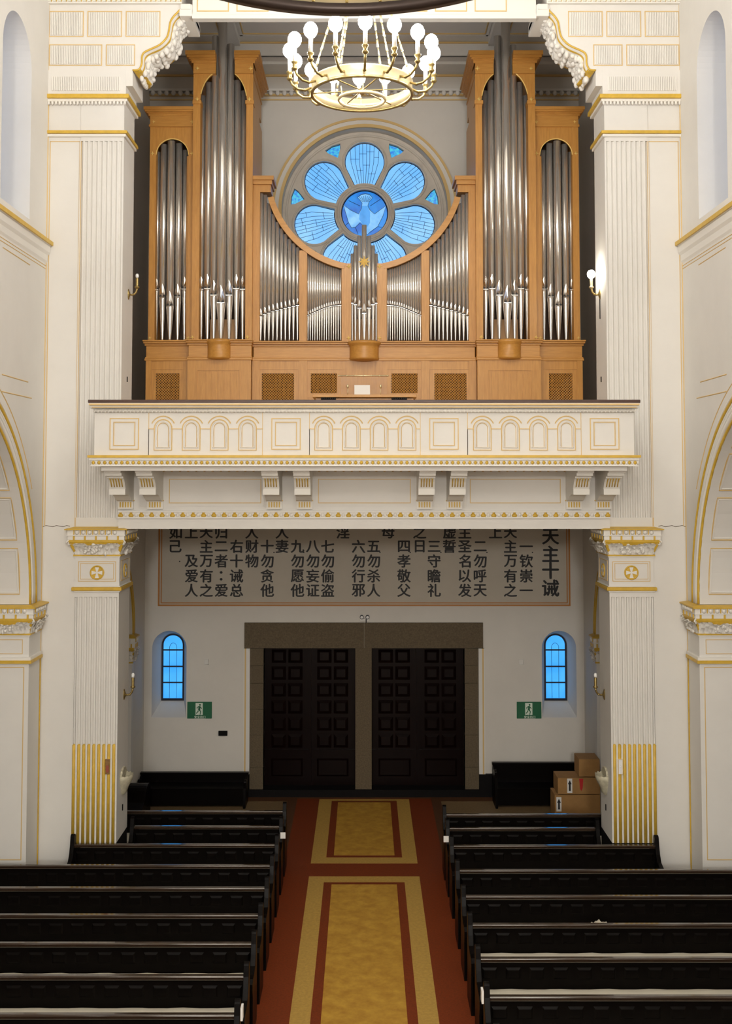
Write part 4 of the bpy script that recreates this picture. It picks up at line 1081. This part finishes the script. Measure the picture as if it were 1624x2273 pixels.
for u, vt, vm, r, dy in ((781.5, 562, 671, .034, .06), (788.5, 546, 676, .038, -.04), (797.5, 527, 685, .042, -.12), (808, 504, 697, .048, -.17), (818.5, 527, 685, .042, -.12), (827.5, 546, 676, .038, -.04), (834.5, 562, 671, .034, .06)):
    pipe(xat(u, OF + .02 + dy, 600), OF + .02 + dy, oz(759), oz(vm), oz(vt), r)
st = star(og, ox(808), OF - .22, oz(586), .125, 8, .45)

# ------------------------------------------------------------------ organ console on the gallery
CY = 18.7
cz_ = lambda v: zat(v, CY)
co = thing('organ_console', (0, CY + .4, 6.98), 'oak organ console with a clear music desk behind the parapet', 'console')
m = MB(); m.box(xat(700, CY), xat(918, CY), CY + .05, CY + .75, 6.98, cz_(884)); m.build('cabinet', OAK, co)
m = MB(); m.box(xat(693, CY), xat(925, CY), CY - .02, CY + .8, cz_(882), cz_(876)); m.build('top_board', OAKH, co, .006)
for u0, u1 in ((712, 745), (869, 903)):
    m = MB(); m.box(xat(u0, CY), xat(u1, CY), CY - .03, CY + .06, cz_(888), cz_(882.5), 1)
    for k in range(7):
        x = xat(u0 + (k + .5) * (u1 - u0) / 7, CY); m.lathe((x, CY - .035, cz_(886)), [(.012, 0), (.012, .02)], 8, 0)
    m.build('stop_knobs', [SLOT, BLACK], co)
GLS = bpy.data.materials.new('clear_acrylic'); GLS.use_nodes = True
nt = GLS.node_tree; nt.nodes.clear(); o_ = nt.nodes.new('ShaderNodeOutputMaterial'); tr_ = nt.nodes.new('ShaderNodeBsdfTransparent'); gl_ = nt.nodes.new('ShaderNodeBsdfGlossy'); mx_ = nt.nodes.new('ShaderNodeMixShader')
tr_.inputs[0].default_value = (.93, .90, .86, 1); gl_.inputs['Roughness'].default_value = .0; mx_.inputs[0].default_value = .015
nt.links.new(tr_.outputs[0], mx_.inputs[1]); nt.links.new(gl_.outputs[0], mx_.inputs[2]); nt.links.new(mx_.outputs[0], o_.inputs[0])
m = MB(); m.box(xat(755, CY), xat(859, CY), CY + .2, CY + .212, cz_(877), cz_(833)); m.build('music_desk', GLS, co)
for v, u0, u1 in ((832, 751, 861), (877, 757, 859)):
    m = MB(); m.tube([(xat(u0, CY), CY + .18, cz_(v)), (xat(u1, CY), CY + .18, cz_(v))], .013, 8)
    for k in range(7): m.ball((xat(u0 + (u1 - u0) * k / 6, CY), CY + .18, cz_(v)), .018, .018, .018, 8, 5)
    m.build('brass_rail', BRASS, co)
for u in (771, 845):
    m = MB(); x = xat(u, CY); m.tube([(x, CY + .15, cz_(876)), (x, CY + .15, cz_(860))], .006, 6); m.ball((x, CY + .15, cz_(856)), .02, .02, .035, 8, 6); m.build('brass_lamp', BRASS, co)
m = MB(); m.box(xat(786, CY), xat(821, CY), CY + .185, CY + .192, cz_(874), cz_(853)); tag(m.build('sheet_music', PAPER), 'white sheet of music on the clear music desk', 'paper')

# ------------------------------------------------------------------ wall lights
def sconce(s, Y, z, lit, label):
    X = s * XI; sc = thing('wall_sconce', (X, Y, z), label, 'lamp', 'brass wall lights on the pillars'); d = -s
    m = MB(); prof = [(.0, .0), (.055, .0), (.05, .012), (.03, .02), (.02, .03)]
    vs_ = []
    n = 16
    for r, h in prof[1:]:
        for k in range(n): vs_.append((X + d * h, Y + r * cos(2 * PI * k / n) * .8, z + r * 1.7 * sin(2 * PI * k / n)))
    m.add(vs_, [(j * n + k, j * n + (k + 1) % n, (j + 1) * n + (k + 1) % n, (j + 1) * n + k) for j in range(3) for k in range(n)] + [tuple(range(3 * n, 4 * n))], 0, True)
    m.build('back_plate', OLDBRASS, sc)
    m = MB(); m.tube([(X + d * t, Y, z + h) for t, h in ((.02, 0), (.06, -.01), (.10, 0), (.13, .03), (.145, .075), (.15, .11))], .017, 8); m.ball((X + d * .10, Y, z), .024, .024, .02, 8, 5); m.build('arm', OLDBRASS, sc)
    m = MB(); c = (X + d * .15, Y, z)
    m.lathe(c, [(.02, .10), (.04, .115), (.042, .13), (.026, .14), (.024, .15), (.026, .27), (.022, .28)], 12, 0); m.build('candle_cup', BRASS if lit else OLDBRASS, sc)
    m = MB()
    if lit: m.ball((c[0], c[1], z + .345), .07, .07, .075, 12, 8)
    else: m.ball((c[0], c[1], z + .315), .030, .030, .042, 10, 7)
    m.build('bulb', BULBS if lit else BULBOFF, sc)
    if lit:
        m = MB(); m.tube([(X + d * .008, Y, z - .05), (X + d * .008, Y, z - .42)], .008, 6); m.build('cable', BLACK, sc)
sconce(-1, 18.15, 9.98, False, 'unlit brass wall light on the left pillar beside the organ')
sconce(1, 18.15, 9.98, True, 'glowing brass wall light on the right pillar beside the organ')
sconce(-1, 18.15, 3.24, False, 'unlit brass wall light low on the left pillar below the gallery')
sconce(1, 18.15, 3.24, False, 'unlit brass wall light low on the right pillar below the gallery')

# holy water stoups
for s in (-1, 1):
    Y = 18.1; X = s * XI; z = 1.83
    st_ = thing('holy_water_stoup', (X, Y, z - .2), 'pale shell-shaped holy water stoup on the left pillar' if s < 0 else 'pale shell-shaped holy water stoup on the right pillar in front of the boxes', 'stoup', 'holy water stoups')
    m = MB(); n = 14; vs_ = []; prof = [(.03, -.22), (.07, -.18), (.10, -.08), (.15, .02), (.165, .10), (.15, .10), (.12, .03), (.02, .0)]
    for r, h in prof:
        for k in range(n + 1):
            a = PI * k / n; rr = r * (1 + .07 * (k % 2)); vs_.append((X - s * rr * sin(a) * 1.05, Y + rr * 1.1 * cos(a), z + h + (.02 * (k % 2) if h > .05 else 0)))
    m.add(vs_, [(j * (n + 1) + k, j * (n + 1) + k + 1, (j + 1) * (n + 1) + k + 1, (j + 1) * (n + 1) + k) for j in range(len(prof) - 1) for k in range(n)], 0, True)
    m.build('bowl', SHELL, st_)
    m = MB(); pts = [(Y + .17 * cos(a) * (1 + .1 * (k % 2)), z + .09 + .13 * sin(a) * (1 + .1 * (k % 2))) for k, a in enumerate([PI * i / 12 for i in range(13)])]
    m.prism(pts, X - s * .002, X - s * .035, 'yz'); m.build('back_shell', SHELL, st_)

# plates on the striped part of the pillars
X, Z = at(239, 1701, PF); m = MB(); m.box(X - .035, X + .035, PF - .03, PF - .001, Z - .12, Z + .12, 0); m.box(X - .02, X + .025, PF - .036, PF - .03, Z - .09, Z + .02, 1)
tag(m.build('bell_switch', [mat('worn_brown_paint', (0.36, 0.19, 0.06), .5, noise=.5, nscale=30), mat('faded_red', (0.35, 0.08, 0.05), .6)], bevel=.004), 'worn brown switch plate on the yellow stripes of the left pillar', 'switch')
X, Z = at(1376, 1701, PF); m = MB(); m.box(X - .038, X + .038, PF - .03, PF - .001, Z - .12, Z + .12, 0); m.frame(X - .038, X + .038, Z - .12, Z + .12, PF - .03, .006, .003, 1); m.box(X - .008, X + .008, PF - .04, PF - .03, Z - .01, Z + .03, 0)
tag(m.build('light_switch', [PAPER, GOLDL], bevel=.003), 'white switch plate on the yellow stripes of the right pillar', 'switch')

# ------------------------------------------------------------------ pews
def pew(name_lab, Y, xa, xb, row, s):
    """pew whose back stands at Y and faces the camera; xa aisle end, xb far end"""
    zt = .98
    p = thing('church_pew', ((xa + xb) / 2, Y - .2, 0), name_lab, 'pew', 'dark pews left of the aisle' if s < 0 else 'dark pews right of the aisle')
    a, b = sorted((xa, xb)); a += .03; b -= .03
    m = MB(); m.box(a, b, Y, Y + .03, .3, zt - .03)
    n = max(3, int((b - a) / .285)); d = (b - a) / n
    for k in range(n):
        for z0, z1, th in ((.72, .86, .018),):
            x0 = a + k * d + .055; x1 = a + (k + 1) * d - .055
            m.add([(x0, Y, z0), (x1, Y, z0), (x1, Y, z1), (x0, Y, z1), (x0 + .02, Y - th, z0 + .025), (x1 - .02, Y - th, z0 + .025), (x1 - .02, Y - th, z1 - .025), (x0 + .02, Y - th, z1 - .025)],
                  [(0, 1, 5, 4), (1, 2, 6, 5), (2, 3, 7, 6), (3, 0, 4, 7), (4, 5, 6, 7)])
    m.build('backrest', PEW, p)
    m = MB(); m.box(a, b, Y - .028, Y + .045, zt - .055, zt); m.build('top_rail', RAIL, p, .014)
    m = MB(); m.box(a, b, Y - .46, Y + .01, .53, .565); m.box(a, b, Y - .44, Y - .40, .12, .53); m.build('seat', PEW, p)
    m = MB(); x0, x1 = a + .05, b - .03
    nx = max(8, int((x1 - x0) / .12)); ny = 4; vs_ = []
    for j in range(ny + 1):
        for i in range(nx + 1):
            e = .0 if j in (0, ny) else .018
            vs_.append((x0 + (x1 - x0) * i / nx, Y - .42 + .41 * j / ny, .60 + e + .006 * sin(i * 1.3 + j) + .004 * random.random()))
    m.add(vs_, [(j * (nx + 1) + i, j * (nx + 1) + i + 1, (j + 1) * (nx + 1) + i + 1, (j + 1) * (nx + 1) + i) for j in range(ny) for i in range(nx)], 0, True)
    m.box(x0, x1, Y - .42, Y - .01, .566, .60)
    m.build('seat_pad', CUSH, p)
    for x, o in ((min(xa, xb), 1), (max(xa, xb), -1)):
        m = MB(); prof = [(Y + .07, 0), (Y + .07, .9)] + [(Y + .02 + .05 * cos(t), 1.08 + .05 * sin(t)) for t in [PI * k / 8 for k in range(9)]] + [(Y - .05, .98), (Y - .09, .86), (Y - .16, .76), (Y - .30, .72), (Y - .42, .72), (Y - .48, .68), (Y - .48, .60), (Y - .44, .5), (Y - .44, 0)]
        m.prism(prof, x, x + o * .065, 'yz'); e = m.build('end_panel', PEW, p, .012)
    m = MB(); m.box(a, b, Y + .03, Y + .20, .18, .21); m.build('kneeler', PEW, p)
    return p
YL = [19.25, 18.45, 17.57, 16.66, 15.78, 14.84, 13.97, 13.09, 12.18, 11.3]
YR = [19.08, 18.36, 17.52, 16.46, 15.48, 14.54, 13.55, 12.59, 11.65]
ordn = ['hindmost', 'second', 'third', 'fourth', 'fifth', 'sixth', 'seventh', 'eighth', 'ninth', 'tenth']
for s, L_, sd in ((-1, YL, 'left'), (1, YR, 'right')):
    for i, Y in enumerate(L_):
        far = 4.45 if i == 0 else 3.95 if i == 1 else (4.72 if i == 2 else 6.1)
        lab = ('hindmost dark wooden pew %s of the aisle, nearest the doors' % sd) if i == 0 else ('%s dark pew from the doors, %s of the aisle%s' % (ordn[i], sd, {2: ', ending by the striped pillar', len(L_) - 1: ', nearest the camera'}.get(i, '')))
        pew(lab, Y, s * 1.37, s * far, i, s)
# folded cloth on a pew seat on the right
X, Z = at(1328, 2040, 15.3)
m = MB(); vs_ = []; nx, ny = 12, 5
for j in range(ny + 1):
    for i in range(nx + 1):
        q = sin(PI * i / nx) * sin(PI * (j / ny)); vs_.append((X - .2 + .4 * i / nx, 15.10 + .3 * j / ny, .625 + q * (.09 + .03 * sin(i * 1.9 + j))))
m.add(vs_, [(j * (nx + 1) + i, j * (nx + 1) + i + 1, (j + 1) * (nx + 1) + i + 1, (j + 1) * (nx + 1) + i) for j in range(ny) for i in range(nx)], 0, True)
m.box(X - .18, X + .18, 15.12, 15.38, .605, .63)
tag(m.build('folded_cloth', CUSH), 'crumpled white cloth lying on a pew seat right of the aisle', 'cloth')
# small papers hung at the aisle ends
for u, v, Y, lab in ((655, 1851, 18.15, 'small white paper at the aisle end of a pew on the left, far back'), (964, 1859, 18.0, 'small white paper at the aisle end of a pew on the right, far back'), (1034, 2203, 12.56, 'white leaflet stuck upright at the near end of a right pew'), (565, 2240, 12.15, 'white leaflet stuck upright at the near end of a left pew')):
    X, Z = at(u, v, Y); X = math.copysign(1.345, X); big = v < 1900
    m = MB(); m.box(X - .012 - (.03 if big else 0), X + .012 + (.03 if big else 0), Y - .08, Y - .075 + (.0 if big else .1), Z - .05 - (0 if big else .04), Z + .05)
    tag(m.build('paper_slip', PAPER), lab, 'paper', 'paper slips on the pew ends')

# benches against the end wall
for s, u0, u1, vt, lab in ((-1, 318, 553, 1718, 'long dark bench against the end wall under the left small window'), (1, 1090, 1292, 1696, 'long dark bench against the end wall under the right small window')):
    a, b = xat(u0, 22.9), xat(u1, 22.9); zt = zat(vt, 22.9)
    if s < 0: a = -XL + .03
    bn = thing('wall_bench', ((a + b) / 2, 22.9, 0), lab, 'bench', 'dark benches at the end wall')
    m = MB(); m.box(a, b, 23.0, 23.06, .1, zt); m.box(a - .01, b + .01, 22.98, 23.08, zt - .04, zt + .002); m.build('backrest', PEW, bn)
    m = MB(); m.box(a, b, 22.55, 23.0, .36, .40); m.box(a, b, 22.58, 22.62, .05, .36); m.build('seat', PEW, bn)
    for x, o in ((a, 1), (b, -1)):
        m = MB(); m.prism([(23.06, 0), (23.06, zt)] + [(22.75 + .08 * cos(t), zt - .12 + .05 * sin(t)) for t in [PI * k / 6 for k in range(7)]] + [(22.55, zt - .2), (22.5, 0)], x, x + o * .05, 'yz'); m.build('end_panel', PEW, bn)
m = MB(); prof = [(21.0, 0), (22.1, 0), (22.1, .62)] + [(21.85 + .2 * cos(t), .62 + .08 * sin(t)) for t in [PI * k / 6 for k in range(7)]] + [(21.45, .45), (21.2, .35), (21.0, .32)]
m.prism(prof, -XL + .03, -XL + .42, 'yz')
tag(m.build('kneeling_desk', PEW, bevel=.02), 'dark curved kneeling desk in the left corner of the porch', 'furniture')

# cardboard boxes
BY = 21.7
def carton(x0, x1, y0, y1, z0, z1, label, arrow=None, tape=False, flap=True):
    b = thing('cardboard_box', ((x0 + x1) / 2, (y0 + y1) / 2, z0), label, 'box', 'stacked cardboard boxes')
    m = MB(); m.box(x0, x1, y0, y1, z0, z1); m.box(x0, x1, y0 - .004, y0 + .01, z1 - .015, z1 + .004); m.build('carton', CARD, b, .006)
    if arrow:
        x, z = arrow; m = MB(); m.box(x - .05, x + .05, y0 - .009, y0 - .005, z - .14, z + .14, 0)
        m.prism([(x - .018, z - .10), (x + .018, z - .10), (x + .018, z + .03), (x + .038, z + .03), (x, z + .11), (x - .038, z + .03), (x - .018, z + .03)], y0 - .013, y0 - .0095, 'xz', 1); m.build('arrow_label', [PAPER, INK], b)
    if tape:
        x, z = tape; m = MB(); m.prism([(x - .04, z + .12), (x + .04, z + .12), (x + .03, z - .06), (x, z - .12), (x - .02, z - .08)], y0 - .012, y0 - .006, 'xz'); m.build('red_tape', TAPE, b)
    return b
bx_ = lambda u: xat(u, BY)
bz_ = lambda v: zat(v, BY)
carton(bx_(1224), 4.7, BY, BY + .5, 0.0, bz_(1765), 'lowest cardboard box of the stack beside the right pillar, white arrow label', (bx_(1233), bz_(1785)))
carton(bx_(1231), 4.7, BY, BY + .5, bz_(1763), bz_(1727), 'middle cardboard box of the stack, white arrow label and red tape', (bx_(1257), bz_(1744)), (bx_(1282), bz_(1742)))
carton(bx_(1278), 4.7, BY + .02, BY + .5, bz_(1725), bz_(1686), 'topmost cardboard box of the stack beside the right pillar', None)

# ------------------------------------------------------------------ chandeliers
def chandelier(name_label, cx, cy, z, R, n, bulbm, tilt, ringh, bulb_r, cand_h, big=False):
    ch = thing('chandelier', (cx, cy, z), name_label, 'chandelier', 'ring chandeliers')
    m = MB(); t = .012 * (3 if big else 1)
    m.lathe((cx, cy, z), [(R, 0), (R + t * .8, .012), (R + t * .3, .03), (R + t * .3, ringh - .03), (R + t, ringh - .012), (R, ringh), (R - t, ringh), (R - t, 0), (R, 0)], 72, 0, cap=False)
    hb = .03 if not big else .08
    if big: m.build('ring', [BRASS, OLDBRASS], ch); m = MB()
    m.lathe((cx, cy, z + .01 - hb), [(R + t * 1.3, 0), (R + t * 1.3, hb), (R - t * 1.6, hb), (R - t * 1.6, 0), (R + t * 1.3, 0)], 72, 1, cap=False)
    if big: m.build('rim', [BRASS, BRONZE], ch); m = MB()
    if big:
        for k in range(40):
            a = 2 * PI * k / 40; pass
            m.tube([(cx + (R - t * 1.2) * cos(a), cy + (R - t * 1.2) * sin(a), z + .02), (cx + (R - t * 1.2) * cos(a), cy + (R - t * 1.2) * sin(a), z + ringh)], .014, 4, 1)
    m.build('ring' if not big else 'ring_ribs', [BRASS, OLDBRASS], ch)
    RO = R * 1.44 if not big else R + .22
    for k in range(n):
        a = tilt + 2 * PI * k / n; d = Vector((cos(a), sin(a), 0)); c = Vector((cx, cy, z)); ext = RO - R; rz = ringh * .45
        m = MB(); m.tube([c + d * (R + ext * q) + Vector((0, 0, rz + h)) for q, h in ((0, 0), (.3, -.035), (.62, -.02), (.88, .04), (1, .11))], .017, 8); m.ball(c + d * (R + ext * .3) + Vector((0, 0, rz - .035)), .026, .026, .02, 8, 5)
        arm = m.build('arm', OLDBRASS, ch)
        m = MB(); cc = c + d * RO + Vector((0, 0, rz))
        m.lathe(cc, [(.016, .09), (.038, .11), (.042, .125), (.028, .14), (.030, .18), (.044, .195), (.044, .21), (.028, .215)], 12, 0); m.build('candle_cup', OLDBRASS, arm)
        m = MB(); m.lathe(cc, [(.027, .21), (.027, .21 + cand_h), (.012, .215 + cand_h)], 10, 0); m.build('candle_tube', WHITE, arm)
        m = MB(); m.ball(cc + Vector((0, 0, .215 + cand_h + bulb_r * .95)), bulb_r, bulb_r, bulb_r * 1.15, 10, 7); m.build('bulb', bulbm, arm)
    top = Vector((cx, cy, z + R * 3.6))
    for k in range(6):
        a = tilt + PI / 6 + PI / 3 * k; p0 = Vector((cx + R * cos(a), cy + R * sin(a), z + ringh)); m = MB(); L = (top - p0).length; nl = int(L / .11)
        for i in range(nl):
            q0 = p0.lerp(top, i / nl); q1 = p0.lerp(top, (i + .9) / nl); m.tube([q0, q0.lerp(q1, .5) , q1], .011 if i % 2 else .016, 6)
        m.build('chain', BRASS, ch)
    m = MB(); m.tube([top, (cx, cy, 19.4)], .02, 8); m.ball(top, .05, .05, .06); m.build('rod', OLDBRASS, ch)
    if not big:
        m = MB()
        for k in range(3):
            a = tilt + .35 + PI / 3 * k; m.tube([(cx + R * cos(a), cy + R * sin(a), z + .04), (cx, cy, z + .05), (cx - R * cos(a), cy - R * sin(a), z + .04)], .009, 6)
        m.lathe((cx, cy, z), [(.03, .0), (.05, .03), (.05, .06), (.03, .08)], 12, 0); m.build('spokes', OLDBRASS, ch)
        m = MB(); r2 = R * .47; m.lathe((cx, cy, z - .10), [(r2, .0), (r2 + .012, .02), (r2, .05), (r2 - .012, .05), (r2 - .012, 0), (r2, 0)], 40, 0, cap=False)
        for k in range(6):
            a = tilt + PI / 3 * k; m.tube([(cx + r2 * cos(a), cy + r2 * sin(a), z - .06), (cx + r2 * 1.05 * cos(a), cy + r2 * 1.05 * sin(a), z + .045)], .008, 5)
        m.build('lower_ring', BRASS, ch)
    return ch
CX, CZ = at(803, 209, 14.2)
chandelier('lit brass ring chandelier with candle bulbs hanging in front of the organ', CX, 14.2, CZ, .675, 16, BULB, -PI / 2 + .045, .17, .092, .20)
chandelier('large dark-rimmed ring chandelier cut off at the top, nearest the camera', -.16, 7.7, 11.265, 2.0, 20, BULBB, .1, .3, .085, .55, True)
